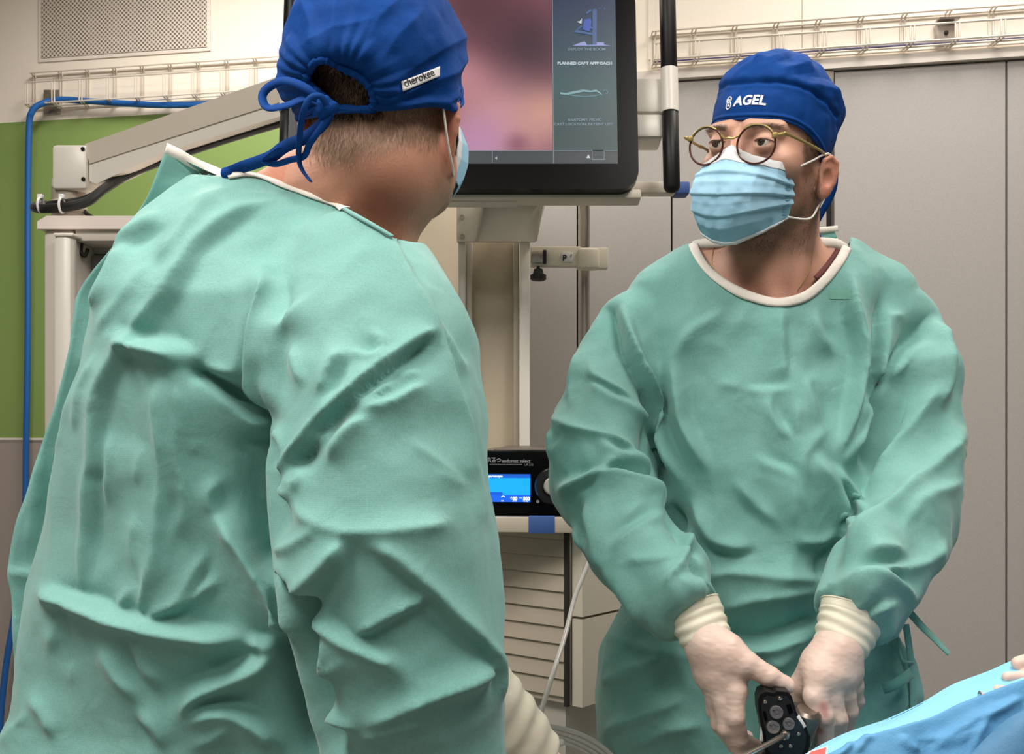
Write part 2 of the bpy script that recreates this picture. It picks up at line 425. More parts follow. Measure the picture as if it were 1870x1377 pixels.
# cover strips between colour fields
m = MB(); m.prism([(XL, wl(XL)-.004, ZG0-.004), (.45, wl(.45)-.004, ZG0-.004), (.45, wl(.45)-.004, ZG0+.004), (XL, wl(XL)-.004, ZG0+.004)], (0, .01, 0)); struct(m.build('trim_1', M['trimw'], smooth=False))
ZD = 2.166                 # top of the doors on the right
xu = .345
wallquad('wall_right_section_upper', wr, XS, XR, ZD+.023, CEIL, M['wall'])
m = MB(); m.prism([(XS, wr(XS)-.02, ZD), (XR, wr(XR)-.02, ZD), (XR, wr(XR)-.02, ZD+.023), (XS, wr(XS)-.02, ZD+.023)], (0, .14, 0)); struct(m.build('trim_2', M['trimw'], smooth=False))
m = MB(); m.prism([(XS, wr(XS)+.03, 0), (XR, wr(XR)+.03, 0), (XR, wr(XR)+.03, ZD), (XS, wr(XS)+.03, ZD)], (0, .09, 0)); struct(m.build('wall_right_section_recess', M['dark'], smooth=False))
m = MB(); m.prism([(XS-.01, wr(XS), 0), (XS-.01, wr(XS)+.8, 0), (XS-.01, wr(XS)+.8, CEIL), (XS-.01, wr(XS), CEIL)], (.02, 0, 0)); struct(m.build('wall_corner', M['wall'], smooth=False))
def xat(px):                                   # X on the door plane for a column of the picture
    k = (px-CX)/FPX; return k*(2.70+.21*.8)/(1+.21*k)
doors = [(XS, xat(1053)), (xat(1056), xat(1225)), (xat(1228.5), xat(1509)), (xat(1524), xat(1836)), (xat(1840), XR)]
for i, (a, b) in enumerate(doors):
    dm = MB(); dm.prism([(a, wr(a), .02), (b, wr(b), .02), (b, wr(b), ZD-.004), (a, wr(a), ZD-.004)], (0, .03, 0))
    struct(dm.build('door_%d' % (i+1), M['panel'], smooth=False))
# top hinge block at the door head
a, b = xat(1504), xat(1521)
m = MB(); m.box((a, wr(a)-.012, ZD-.09), (b, wr(a)+.02, ZD-.004)); m.rbox((a+.008, wr(a)-.02, ZD-.1), (b-.002, wr(a)-.01, ZD-.03), .003)
struct(m.build('door_hinge_block', M['steel']))
# vertical seams of the upper cladding
for px in (1465,):
    X = xat(px); m = MB(); m.box((X-.0012, wr(X)-.0015, ZD+.056), (X+.0012, wr(X)+.002, CEIL)); struct(m.build('trim_3', M['ribbed'], smooth=False))
m = MB(); X = xat(1187); m.box((X-.004, wr(X)-.006, ZD+.056), (X+.004, wr(X)+.004, CEIL)); struct(m.build('trim_4', M['trimw'], smooth=False))
for nm, lo, hi, mt in (('floor', (-3.2, -2.5, -.1), (3.2, 4.6, 0), M['floor']), ('ceiling', (-3.2, -2.5, CEIL), (3.2, 4.6, CEIL+.1), M['ceil']),
                       ('wall_left', (-3.2, -2.5, 0), (-3.1, 4.6, CEIL), M['far']), ('wall_right', (3.1, -2.5, 0), (3.2, 4.6, CEIL), M['far']),
                       ('wall_rear', (-3.2, -2.6, 0), (3.2, -2.5, CEIL), M['far'])):
    struct(MB().box(lo, hi).build(nm, mt, smooth=False))
LPOS = dict(zip([l[:2] for l in LIGHTS], ['above the left surgeon', 'above the right surgeon', 'above the boom arm tower by the green wall', 'in front of the grey sliding doors', 'behind the camera']))
for lx, ly, sx, sy, wt in LIGHTS:
    t = thing('ceiling_light', (lx, ly, CEIL), 'recessed ceiling light panel '+LPOS[(lx, ly)], 'ceiling light', 'ceiling light panels')
    f = MB(); a, b = sx/2+.02, sy/2+.02
    f.box((lx-a, ly-b, CEIL-.03), (lx-a+.02, ly+b, CEIL)); f.box((lx+a-.02, ly-b, CEIL-.03), (lx+a, ly+b, CEIL))
    f.box((lx-a, ly-b, CEIL-.03), (lx+a, ly-b+.02, CEIL)); f.box((lx-a, ly+b-.02, CEIL-.03), (lx+a, ly+b, CEIL)); f.build('frame', M['trimw'], t, False)
    MB().box((lx-a+.02, ly-b+.02, CEIL-.02), (lx+a-.02, ly+b-.02, CEIL-.01)).build('diffuser', emat('diffuser_glow', 'FFF2E0', 1.5), t, False)

# ---- vent grille: perforated plate with a plain rim
def onwall(px, py, off=0.):                    # point on wall_back seen at a pixel
    k = (px-CX)/FPX; Y = (3.64-.19*1.2)/(1+.19*k); return P(px, py, Y-off/1.0)
gr = thing('vent_grille', onwall(225, 107), 'large perforated ventilation grille on the cream wall at upper left', 'vent')
a, b = onwall(72, 113), onwall(385, 95); X0, X1 = a[0], b[0]; Z0, Z1 = a[2]-.003, a[2]+.42
m = MB(); m.prism([(X0, wl(X0)-.006, Z0), (X1, wl(X1)-.006, Z0), (X1, wl(X1)-.006, Z1), (X0, wl(X0)-.006, Z1)], (0, .008, 0)); m.build('frame', M['trimw'], gr, False)
gm = bpy.data.materials.new('perforated_plate'); gm.use_nodes = True; nt = gm.node_tree; bs = nt.nodes['Principled BSDF']; bs.inputs['Roughness'].default_value = .5
tc = nt.nodes.new('ShaderNodeTexCoord'); mp = nt.nodes.new('ShaderNodeMapping'); mp.inputs['Rotation'].default_value = (0, math.radians(45), 0)
mp.inputs['Scale'].default_value = (95, 0, 95); nt.links.new(tc.outputs['Object'], mp.inputs[0])
vo = nt.nodes.new('ShaderNodeTexVoronoi'); vo.inputs['Scale'].default_value = 1.; vo.inputs['Randomness'].default_value = 0.; nt.links.new(mp.outputs[0], vo.inputs['Vector'])
cr = nt.nodes.new('ShaderNodeValToRGB'); cr.color_ramp.elements[0].position = .33; cr.color_ramp.elements[0].color = (*lin('77706A'), 1)
cr.color_ramp.elements[1].position = .42; cr.color_ramp.elements[1].color = (*lin('DED3C5'), 1); nt.links.new(vo.outputs['Distance'], cr.inputs[0]); nt.links.new(cr.outputs[0], bs.inputs['Base Color'])
dz = (Z1-Z0); e = .012
m = MB(); m.prism([(X0+e, wl(X0+e)-.009, Z0+e), (X1-e, wl(X1-e)-.009, Z0+e), (X1-e, wl(X1-e)-.009, Z1-e), (X0+e, wl(X0+e)-.009, Z1-e)], (0, .003, 0)); m.build('perforated_plate', gm, gr, False)

# ---- wire cable trays
def tray(name, f, xa, xb, zb, zt, pitch, label, depth=.07):
    t = thing(name, (0.5*(xa+xb), f(.5*(xa+xb))-depth, zb), label, 'cable tray')
    n = int(abs(xb-xa)/pitch)+1; sl = (f(xb)-f(xa))/(xb-xa)
    def q(x, o, z): return (x, f(x)-o, z)
    r = .0027
    for o, z in ((.006, zt), (depth, zt-.042), (depth, zb), (.04, zb-.002), (.006, zb), (.03, zt+.003)):
        m = MB(); m.tube([q(xa, o, z), q(xb, o, z)], r, 6); m.build('long_wire', M['wire'], t)
    for k in range(n):
        for xx in (xa+k*pitch, xa+k*pitch+.009):
            m = MB(); m.tube(smooth_path([q(xx, .03, zt+.003), q(xx, .006, zt-.006), q(xx, .006, zb+.01), q(xx, .012, zb), q(xx, depth-.008, zb), q(xx, depth, zb+.008), q(xx, depth, zt-.042)], 4), r*.9, 5); m.build('cross_wire', M['wire'], t)
    return t
la, lb = onwall(62, 205), onwall(500, 205)
zt = onwall(200, 131)[2]; zb = onwall(200, 193)[2]
tray('wire_cable_tray', wl, la[0], .4, zb, zt, .098, 'wire cable tray on the cream wall carrying the blue hose, left of the monitor')
ra_ = xat(1189); ZT = ZD+.023
zt2 = 2.282
ct = tray('wire_cable_tray', wr, ra_, XR-.1, ZT+.012, zt2, .0985, 'long wire cable tray running above the grey sliding doors on the right')
# light data cable lying in the right tray and the thin blue one in the left
m = MB(); m.tube([(x, wr(x)-.03, ZT+.016+.001*math.sin(9*x)) for x in np.linspace(ra_, XR-.1, 30)], .0045, 8); m.build('data_cable', mat('cable_navy', '3A3560', .5), None); tag(bpy.data.objects['data_cable'], 'dark violet cable lying along the right wire tray above the doors', 'cable')
X = xat(1722); m = MB(); Yf = wr(X)-.073
so = thing('wall_socket', (X, wr(X), ZT+.05), 'small square grey socket plate in the right wire tray', 'socket')
MB().rbox((X-.022, Yf+.055, ZT+.022), (X+.022, Yf+.07, ZT+.068), .003).build('plate', mat('socket_grey', 'B3A79C', .4), so)
MB().lathe([(.005, 0), (.005, .004), (.002, .006)], (X, Yf+.055, ZT+.045), (0, -1, 0), 16).build('screw', M['dark'], so)
MB().box((X-.024, Yf+.03, ZT+.07), (X+.024, Yf+.07, ZT+.074)).build('clip', M['steel'], so, False)
X = onwall(97, 190)[0]
cl_ = thing('tray_bracket', (X, wl(X), zb), 'small metal bracket holding the left end of the cable tray', 'bracket')
MB().rbox((X-.028, wl(X)-.012, zb-.02), (X+.028, wl(X)-.001, zb+.062), .002).build('plate', M['steel'], cl_)
MB().cyl((X, wl(X)-.02, zb+.02), (X, wl(X)-.012, zb+.02), .006, 12).build('bolt', M['wire'], cl_)

# ---- blue hose: lies in the tray, bends over its end and hangs down to the floor
def hw(px, py, off): return onwall(px, py, off)
pts = [hw(560, 160, .04), hw(420, 186, .04), hw(300, 192, .04), hw(180, 186, .045), hw(110, 182, .05), hw(75, 190, .075), hw(58, 205, .085), hw(53, 240, .075), hw(51, 400, .055), hw(51, 600, .05), hw(48, 800, .05), hw(45, 950, .06), hw(30, 1100, .08), hw(12, 1210, .1), hw(0, 1330, .12), hw(-6, 1480, .12)]
sp = smooth_path(pts, 10); sp[:, 2] = np.maximum(sp[:, 2], .012)
h_ = MB(); h_.tube(sp, .0105, 12); tag(h_.build('blue_hose', M['blue_hose']), 'blue hose hanging down the left wall from the cable tray', 'hose')

# ================================================================== VISION TOWER WITH BOOM ARM (left)
Yc = 2.35
vt = thing('equipment_tower', P(160, 1000, Yc)*[1, 1, 0], 'tall light grey equipment tower with pale top and boom arm behind the left surgeon', 'medical cart')
def pxbox(m, x0, y0, x1, y1, Y, d, r=.004):
    a, b = P(x0, y1, Y), P(x1, y0, Y); return m.rbox((a[0], Y, a[2]), (b[0], Y+d, b[2]), r)
xL, xR = P(68, 0, Yc)[0], P(560, 0, Yc)[0]; zT = P(0, 394, Yc)[2]
m = MB(); zz = P(0, 418, Yc)[2]
# chamfered cap
poly = [(xL, zz), (xL, zT-.012), (xL+.02, zT), (xR-.02, zT), (xR, zT-.012), (xR, zz)]
m.prism([(x, Yc, z) for x, z in poly], (0, .42, 0)); m.build('top_cap', mat('cap_pink_white', 'E2D6CE', .35), vt, True, 20)
body = MB(); pxbox(body, 78, 418, 137, 1500, Yc+.012, .38, .012); pxbox(body, 137, 418, 545, 440, Yc+.012, .38, .003); pxbox(body, 500, 430, 550, 1500, Yc+.012, .38)
a = P(78, 0, Yc)[0]; b = P(545, 0, Yc)[0]; body.box((a, Yc+.36, .12), (b, Yc+.4, zz)); body.box((a, Yc+.02, .1), (b, Yc+.4, .16))
body.build('frame', M['cart'], vt)
gp = MB(); pxbox(gp, 96, 426, 130, 1500, Yc-.03, .04, .012); gp.build('corner_post', M['white'], vt)
g2 = MB(); pxbox(g2, 96, 425, 134, 431, Yc-.034, .046, .004); g2.build('post_cap', M['trimw'], vt)
sh = MB(); pxbox(sh, 137, 438, 500, 560, Yc+.33, .02); sh.build('dark_interior', M['black'], vt)
bx = MB(); pxbox(bx, 158, 464, 500, 640, Yc+.1, .22, .012); bx.build('inner_unit', mat('unit_grey', '8E8C88', .4), vt)
b2 = MB(); pxbox(b2, 156, 442, 500, 466, Yc+.12, .22, .01); b2.build('inner_tray', M['cart'], vt)
text_mesh('AI', .016, M['ink'], 'lettering', vt, P(178, 486, Yc+.098), (1, 0, 0), (0, 0, 1), (0, -1, 0), bold=.0005)
hk = MB(); hk.tube(smooth_path([P(150, 440, Yc+.05), P(148, 460, Yc+.04), P(155, 468, Yc+.04), P(160, 455, Yc+.05)], 6), .004, 8); hk.build('hook', M['rubber'], vt)
for sx in (.06, .5):
    for sy in (.06, .34):
        c = MB(); x = xL+sx; c.cyl((x-.015, Yc+sy, .04), (x+.015, Yc+sy, .04), .04, 20); c.rbox((x-.02, Yc+sy-.02, .04), (x+.02, Yc+sy+.02, .11), .004); c.build('caster', M['rubber'], vt)
# column + boom arm
Ya = Yc+.12
col = MB(); c0 = P(126, 394, Ya); col.lathe([(.038, -.03), (.038, .075), (.034, .078), (.034, .082)], P(127, 392, Ya)*[1, 1, 1]); col.build('arm_column', M['white2'], vt)
hd = MB(); pxbox(hd, 94, 264, 158, 345, Ya-.05, .1, .008); hd.build('arm_joint', M['white'], vt)
hc = MB(); hc.lathe([(.038, 0), (.038, P(0, 345, Ya)[2]-P(0, 368, Ya)[2])], P(127, 368, Ya)); hc.build('arm_joint_collar', M['white2'], vt)
for (bx_, by_) in ((151, 272), (152, 327)):
    MB().cyl(P(bx_, by_, Ya-.053), P(bx_, by_, Ya-.045), .0045, 14).build('joint_bolt', M['black'], vt)
dpt = Ya-.042
# arm as two stacked covers, rising to the right towards the monitor (and a little towards the camera)
def arm(pl, y0, dd, mt, nm):
    v = [P(x, y, y0+(x-158)/400*(-.12)) for x, y in pl]; MB().prism(v, (0, dd, 0)).build(nm, mt, vt, True, 30)
arm([(155, 263), (510, 139), (640, 94), (640, 142), (510, 187), (163, 299)], dpt, .075, mat('arm_cover', 'C4BCAE', .4), 'boom_arm_cover')
arm([(163, 300), (510, 188), (640, 143), (640, 170), (500, 216), (300, 278), (175, 336), (163, 330)], dpt+.004, .066, M['white'], 'boom_arm_underside')
cb = MB()
cb.tube(smooth_path([P(640, 190, Ya-.15), P(500, 227, Ya-.1), P(380, 264, Ya-.06), P(300, 292, Ya-.03), P(235, 318, Ya-.02), P(190, 345, Ya-.06), P(160, 368, Ya-.08), P(120, 378, Ya-.085), P(75, 381, Ya-.06), P(64, 378, Ya), P(80, 372, Ya+.05)], 8), .0105, 10)
cb.tube(smooth_path([P(640, 182, Ya-.13), P(500, 220, Ya-.08), P(380, 258, Ya-.03), P(300, 290, Ya+.0), P(230, 322, Ya-.01), P(185, 350, Ya-.04), P(150, 366, Ya-.05), P(110, 372, Ya-.06), P(90, 374, Ya-.04)], 8), .009, 10)
cb.build('arm_cable', M['rubber'], vt)
for (tx, ty) in ((113, 371), (74, 371)):
    k = MB(); c = P(tx, ty+4, Ya-.085 if tx > 100 else Ya-.06); k.tube([c+np.array([0, .016*math.sin(q), .016*math.cos(q)]) for q in np.linspace(0, 2*math.pi, 17)[:-1]], .0028, 6, closed=True)
    k.rbox(c+np.array([-.006, -.006, .014]), c+np.array([.006, .006, .024]), .002); k.build('cable_tie', M['inkw'], vt)
MB().tube(smooth_path([P(154, 385, Ya), P(160, 392, Ya-.02), P(168, 396, Ya-.03)], 5), .005, 8).build('cable_stub', M['rubber'], vt)

# ================================================================== MONITOR
# screen frame: bottom tilted away from the camera a little
mc = P(845, 345, 2.0); TR = rotx(-9)@rotz(0)   # local x right, z up the screen, y depth
def ms(x, y, z): return np.array([x, y, z])@TR.T+mc       # metres from the bottom centre of the bezel
mon = thing('monitor', mc, 'large black touchscreen monitor on boom arm showing an endoscope image', 'monitor')
def rrect(x0, z0, x1, z1, r, n=8):
    o = []
    for cx, cz, a0 in ((x1-r, z0+r, -90), (x1-r, z1-r, 0), (x0+r, z1-r, 90), (x0+r, z0+r, 180)):
        for k in range(n+1): a = math.radians(a0+90*k/n); o.append((cx+r*math.cos(a), cz+r*math.sin(a)))
    return o
HWm = .322
m = MB(); m.prism([ms(x, 0, z) for x, z in rrect(-HWm, 0, HWm, .40, .036)], ms(0, .03, 0)-mc); bz = m.build('bezel', M['bezel'], mon, True, 30)
m = MB(); m.prism([ms(x, .03, z) for x, z in rrect(-HWm+.004, .006, HWm-.004, .394, .036)], ms(0, .035, 0)-mc); m.build('rear_shell', M['white'], mon, True, 30)
m = MB(); m.prism([ms(x, .045, z) for x, z in ((-.12, .3), (.12, .3), (.10, -.008), (-.10, -.008))], ms(0, .03, 0)-mc); m.build('mount_plate', M['white'], mon)
m = MB(); m.rbox((-.30, .03, -.006), (.33, .075, .012), .004, TR, mc); m.build('lower_rail', M['white2'], mon)
def flat(nm, x0, z0, x1, z1, mt, par=mon, off=-.001, t=.0006): return MB().prism([ms(x, off, z) for x, z in ((x0, z0), (x1, z0), (x1, z1), (x0, z1))], ms(0, t, 0)-mc).build(nm, mt, par, False)
# picture: dim pink tissue, procedural
im = bpy.data.materials.new('endoscope_picture'); im.use_nodes = True; nt = im.node_tree; bs = nt.nodes['Principled BSDF']
bs.inputs['Base Color'].default_value = (.01, .01, .01, 1); bs.inputs['Roughness'].default_value = .3
tc = nt.nodes.new('ShaderNodeTexCoord'); n1 = nt.nodes.new('ShaderNodeTexNoise'); n1.inputs['Scale'].default_value = 5; n1.inputs['Detail'].default_value = 1.5; nt.links.new(tc.outputs['Object'], n1.inputs['Vector'])
def blob(loc, r):
    vm = nt.nodes.new('ShaderNodeVectorMath'); vm.operation = 'DISTANCE'; vm.inputs[1].default_value = loc; nt.links.new(tc.outputs['Object'], vm.inputs[0])
    mr = nt.nodes.new('ShaderNodeMapRange'); mr.interpolation_type = 'SMOOTHSTEP'; mr.inputs[1].default_value = 0; mr.inputs[2].default_value = r; mr.inputs[3].default_value = 1; mr.inputs[4].default_value = 0
    nt.links.new(vm.outputs['Value'], mr.inputs[0]); return mr.outputs[0]
cur = None
def over(c, fac, prev):
    mx = nt.nodes.new('ShaderNodeMix'); mx.data_type = 'RGBA'; mx.inputs[7].default_value = (*lin(c), 1)
    if isinstance(prev, str): mx.inputs[6].default_value = (*lin(prev), 1)
    else: nt.links.new(prev, mx.inputs[6])
    nt.links.new(fac, mx.inputs[0]); return mx.outputs[2]
c_ = over('6A3248', n1.outputs[0], 'A0606E')
for col, loc, r in (('D79AA0', (.07, 0, .14), .16), ('E0A493', (.15, 0, .15), .085), ('C98FB8', (.03, 0, .09), .09), ('D8929C', (.0, 0, .22), .09), ('1C0A22', (.125, 0, .285), .15), ('3A1626', (.02, 0, .36), .15), ('8C4A62', (.10, 0, .085), .04)):
    c_ = over(col, blob(loc, r), c_)
nt.links.new(c_, bs.inputs['Emission Color']); bs.inputs['Emission Strength'].default_value = .43
sx0, sz0 = -.30, .048
flat('screen_picture', sx0, .074, .165, .375, im)
flat('status_bar', sx0, sz0, .284, .0725, emat('bar', '1E2B33', .6)); flat('side_panel', .166, .074, .284, .375, None)
spn = bpy.data.objects['side_panel']; sm = emat('side_panel_glow', '1E3A4A', .6); spn.data.materials.append(sm)
nt = sm.node_tree; tc = nt.nodes.new('ShaderNodeTexCoord'); sp_ = nt.nodes.new('ShaderNodeSeparateXYZ'); nt.links.new(tc.outputs['Object'], sp_.inputs[0])
rp = nt.nodes.new('ShaderNodeValToRGB'); rp.color_ramp.elements[0].position = .1; rp.color_ramp.elements[0].color = (*lin('18383C'), 1); rp.color_ramp.elements[1].position = .36; rp.color_ramp.elements[1].color = (*lin('15294A'), 1)
e_ = rp.color_ramp.elements.new(.2); e_.color = (*lin('27494E'), 1); nt.links.new(sp_.outputs[2], rp.inputs[0]); nt.links.new(rp.outputs[0], nt.nodes['Principled BSDF'].inputs['Emission Color'])
gl = emat('screen_line', '9FB6C0', .35); gt = emat('screen_text', 'C6D2D8', .5); gd = emat('screen_text_dim', '8FA6B4', .4)
m = MB()
for x0, z0, x1, z1 in ((sx0, .0722, .165, .0731), (.053, sz0+.002, .0542, .0725), (.1655, .048, .1665, .375), (.166, .0722, .237, .0731), (.237, .0555, .2377, .0731), (.237, .0548, .259, .0556), (.2585, .0555, .2593, .0731), (.259, .0722, .284, .0731)):
    m.prism([ms(x, -.0022, z) for x, z in ((x0, z0), (x1, z0), (x1, z1), (x0, z1))], ms(0, .0006, 0)-mc)
m.build('screen_lines', gl, mon, False)
ux, uz, un = TR@np.array([1, 0, 0]), TR@np.array([0, 0, 1]), TR@np.array([0, -1, 0])
def stext(t, x, z, s, mt=gt, al='CENTER', b=.0): text_mesh(t, s, mt, 'screen_text', mon, ms(x, -.002, z), ux, uz, un, al, .0001, b)
stext('DEPLOY THE BOOM', .229, .2695, .0078, gd, b=.0001); stext('PLANNED CART APPROACH', .1745, .2415, .0079, gt, 'LEFT', .0003)
stext('ANATOMY: PELVIC', .224, .1305, .0074, gd, b=.0001); stext('CART LOCATION: PATIENT LEFT', .222, .1215, .0074, gd, b=.0001); stext('4', .061, .0555, .009, gt); stext('—', .248, .061, .012, gd)
m = MB(); m.prism([ms(x, -.002, z) for x, z in ((.226, .0585), (.234, .0585), (.230, .0655))], ms(0, .0005, 0)-mc); m.build('screen_icon', gt, mon, False)
# boom diagram: base, column, arms
m = MB()
for pl in ([(.203, .279), (.222, .287), (.227, .287), (.229, .281), (.232, .2805), (.241, .281), (.246, .286), (.261, .286), (.262, .281), (.275, .279)],):
    m.prism([ms(x, -.002, z) for x, z in pl], ms(0, .0005, 0)-mc)
m.build('screen_diagram_base', emat('diag_base', '8C94C8', .55), mon, False)
m = MB()
for pl in ([(.240, .281), (.248, .281), (.249, .352), (.241, .352)], [(.205, .306), (.241, .300), (.241, .304), (.212, .31), (.222, .317), (.219, .319)], [(.234, .315), (.243, .31), (.243, .314), (.236, .319)], [(.228, .345), (.238, .352), (.240, .349), (.230, .342)], [(.252, .352), (.255, .351), (.254, .356)], [(.262, .350), (.265, .352), (.263, .356)]):
    m.prism([ms(x, -.0025, z) for x, z in pl], ms(0, .0005, 0)-mc)
m.build('screen_diagram_column', emat('diag_col', '3F5F8F', .5), mon, False)
m = MB(); m.prism([ms(x, -.003, z) for x, z in ((.222, .311), (.235, .307), (.239, .327), (.237, .333), (.225, .331))], ms(0, .0005, 0)-mc); m.build('screen_diagram_arm', emat('diag_arm', '3450A0', .6), mon, False)
m = MB()
for pl in ([(.212, .327), (.216, .324), (.220, .323), (.221, .334), (.217, .328)],): m.prism([ms(x, -.003, z) for x, z in pl], ms(0, .0005, 0)-mc)
m.build('screen_diagram_arrow', gt, mon, False)
# lying patient figure
m = MB(); fg = [(.179, .187), (.190, .185), (.205, .189), (.222, .192), (.236, .190), (.246, .192), (.254, .186), (.257, .180), (.2535, .183), (.247, .188), (.235, .187), (.222, .188), (.205, .184), (.190, .182), (.179, .183)]
m.prism([ms(x, -.002, z) for x, z in fg], ms(0, .0005, 0)-mc)
m.tube([ms(.263+.004*math.cos(q), -.002, .187+.004*math.sin(q)) for q in np.linspace(-1.6, 2.6, 9)], .0006, 4)
m.tube([ms(x, -.002, z) for x, z in ((.19, .183), (.205, .180), (.225, .178), (.245, .18), (.252, .182))], .0006, 4); m.build('screen_diagram_patient', emat('diag_pat', '7FA7AE', .5), mon, False)
# side grab bars
for sx, xo, nm in ((-1, -.327, 'l'), (1, .385, 'r')):
    top = .42; wz0, wz1 = (.157, .243) if sx > 0 else (.158, .245)
    m = MB(); m.cyl(ms(xo, .02, wz0), ms(xo, .02, wz1), .0165 if sx > 0 else .0175); gb = m.build('grab_bar', M['white'], mon); gb['label'] = 'white middle sleeve of the grab bar'
    rr = .0155
    m = MB(); u = ms(0, 0, 1)-mc; m.lathe([(.004, 0), (.011, .003), (rr, .01), (rr, wz0-.003), (rr-.002, wz0)] if sx > 0 else [(.004, -.02), (.011, -.017), (rr, -.01), (rr, wz0-.003), (rr-.002, wz0)], ms(xo, .02, 0), u)
    m.build('lower_grip', M['black'], gb)
    m = MB(); m.lathe([(rr-.002, wz1), (rr, wz1+.003), (rr, top), (.004, top+.005)], ms(xo, .02, 0), u); m.build('upper_grip', M['black'], gb)
    if sx > 0:
        m = MB(); m.rbox((xo-.067, .035, .165), (xo+.012, .085, .235), .008, TR, mc); m.rbox((xo-.07, .03, .114), (xo-.012, .10, .16), .006, TR, mc)
        m.rbox((xo-.01, .02, .17), (xo+.01, .06, .23), .006, TR, mc); m.build('bracket', M['white'], gb)
# ---- pale rail behind the monitor, right end wrapped with blue tape
rl = thing('side_rail', P(1200, 350, 2.12), 'pale horizontal rail sticking out right below the monitor, end wrapped in blue', 'rail')
MB().rbox(P(1090, 352, 2.12), P(1238, 331, 2.12)+np.array([0, .04, 0]), .003).build('bar', M['white2'], rl)
MB().rbox(P(1234, 353, 2.115), P(1260, 331, 2.115)+np.array([0, .05, 0]), .003).build('tape_wrap', M['tape'], rl)

# ================================================================== CENTRAL CART with column, clamp, shelf, pump and drawers
Y2 = 2.30
ec = thing('column_cart', P(900, 0, Y2)*[1, 1, 0]+np.array([0, .1, 0]), 'beige equipment column with gusset bracket standing below the monitor', 'medical cart')
def col_piece(x0, x1, y0, y1, Y, d, mt, nm, r=.003): m = MB(); pxbox(m, x0, y0, x1, y1, Y, d, r); return m.build(nm, mt, ec)
col_piece(836, 850, 358, 1500, Y2, .16, M['white'], 'upright'); col_piece(948, 968, 358, 1500, Y2, .16, M['white'], 'upright')
col_piece(851, 862, 440, 1500, Y2+.03, .1, M['cart'], 'inner_channel'); col_piece(850, 948, 420, 1500, Y2+.07, .04, mat('column_panel', 'BFB29C', .4), 'back_panel'); col_piece(937, 948, 440, 1500, Y2+.02, .1, mat('column_panel_dark', 'A09684', .4), 'inner_channel')
br = MB(); v0 = [P(x, y, Y2-.01) for x, y in ((834, 356), (995, 356), (996, 372), (977, 441), (834, 441))]
br.prism(v0, (0, .012, 0)); br.prism([P(x, y, Y2-.06) for x, y in ((880, 362), (985, 362), (985, 366), (880, 366))], (0, .06, 0)); br.build('gusset_plate', M['white'], ec, True, 30)
gf = MB(); gf.prism([P(868, 441, Y2-.012), P(882, 362, Y2-.012), P(882, 362, Y2-.07)], (.004, 0, 0)); gf.build('gusset_web', M['cart'], ec); gf = MB(); gf.prism([P(977, 441, Y2-.012), P(992, 366, Y2-.012), P(990, 366, Y2-.07)], (.004, 0, 0)); gf.build('gusset_web', M['cart'], ec)
for (x, y) in ((844, 363), (844, 397), (844, 432)):
    MB().lathe([(.0052, 0), (.0052, .004), (.003, .004), (.003, .002)], P(x, y, Y2-.01), (0, -1, 0), 16).build('bolt', M['steel'], ec)
for (x, y) in ((887, 368), (938, 370), (972, 368)):
    MB().cyl(P(x, y-3, Y2-.04), P(x, y+5, Y2-.04), .006, 12).build('bolt', M['steel'], ec)
wb = MB(); a = P(936, 0, Y2+.08); wb.rbox((a[0]-.12, Y2+.0, .0), (a[0]+.06, Y2+.4, .12), .02); wb.build('base', M['cart'], ec)
# ribbed cabinet and drawers, corner towards the camera
Yk = 2.02; ck = P(1037, 0, Yk)[:2]
dl = np.array([-.80, .60]); dr = np.array([.66, .75]); dl /= np.linalg.norm(dl); dr /= np.linalg.norm(dr)
def kb(a, b): q = ck+dl*a+dr*b; return q
zc1, zc0 = P(0, 968, Yk)[2], P(0, 1285, Yk)[2]
cab = thing('drawer_cabinet', (*kb(.1, .08), 0), 'beige cabinet with ribbed side and drawers under the pump', 'cabinet')
m = MB(); m.prism([(*kb(0, 0), zc0), (*kb(.22, 0), zc0), (*kb(.22, .16), zc0), (*kb(0, .16), zc0)], (0, 0, zc1-zc0)); m.build('body', M['ribbed'], cab, False)
m = MB(); nl = -dr
for k in range(9):
    z = zc1-.02-k*(zc1-zc0-.03)/9; dz = (zc1-zc0-.03)/9
    q0, q1 = kb(.004, 0), kb(.21, 0)
    m.add([(*(q0+nl*.001), z), (*(q1+nl*.001), z), (*(q1+nl*.007), z-dz+.003), (*(q0+nl*.007), z-dz+.003), (*(q0+nl*0), z-dz), (*(q1+nl*0), z-dz)], [(0, 1, 2, 3), (3, 2, 5, 4)])
m.build('side_slats', M['ribbed'], cab, False)
m = MB(); q0, q1 = kb(-.001, -.004), kb(-.001, .005); m.prism([(*kb(-.003, -.006), zc0-.005), (*kb(.004, -.006), zc0-.005), (*kb(.004, .002), zc0-.005), (*kb(-.003, .002), zc0-.005)], (0, 0, zc1-zc0)); m.build('corner_seal', M['dark'], cab, False)
zs = P(0, 1124, Yk+.02)[2]
for za, zb_ in ((zc1-.004, zs+.002), (zs-.003, zc0-.005)):
    m = MB(); m.prism([(*(kb(-.004, .008)), zb_), (*(kb(-.004, .15)), zb_), (*(kb(-.026, .15)), zb_), (*(kb(-.026, .008)), zb_)], (0, 0, za-zb_)); m.build('drawer', M['white2'], cab, False)
m = MB(); m.prism([(*kb(.02, .02), .06), (*kb(.20, .02), .06), (*kb(.20, .14), .06), (*kb(.02, .14), .06)], (0, 0, zc0-.06)); m.build('plinth', M['cart'], cab, False)
for a_, b_ in ((.05, .04), (.17, .04), (.17, .12), (.05, .12)):
    q = kb(a_, b_); MB().cyl((q[0]-.012, q[1], .035), (q[0]+.012, q[1], .035), .035, 20).build('caster', M['rubber'], cab)
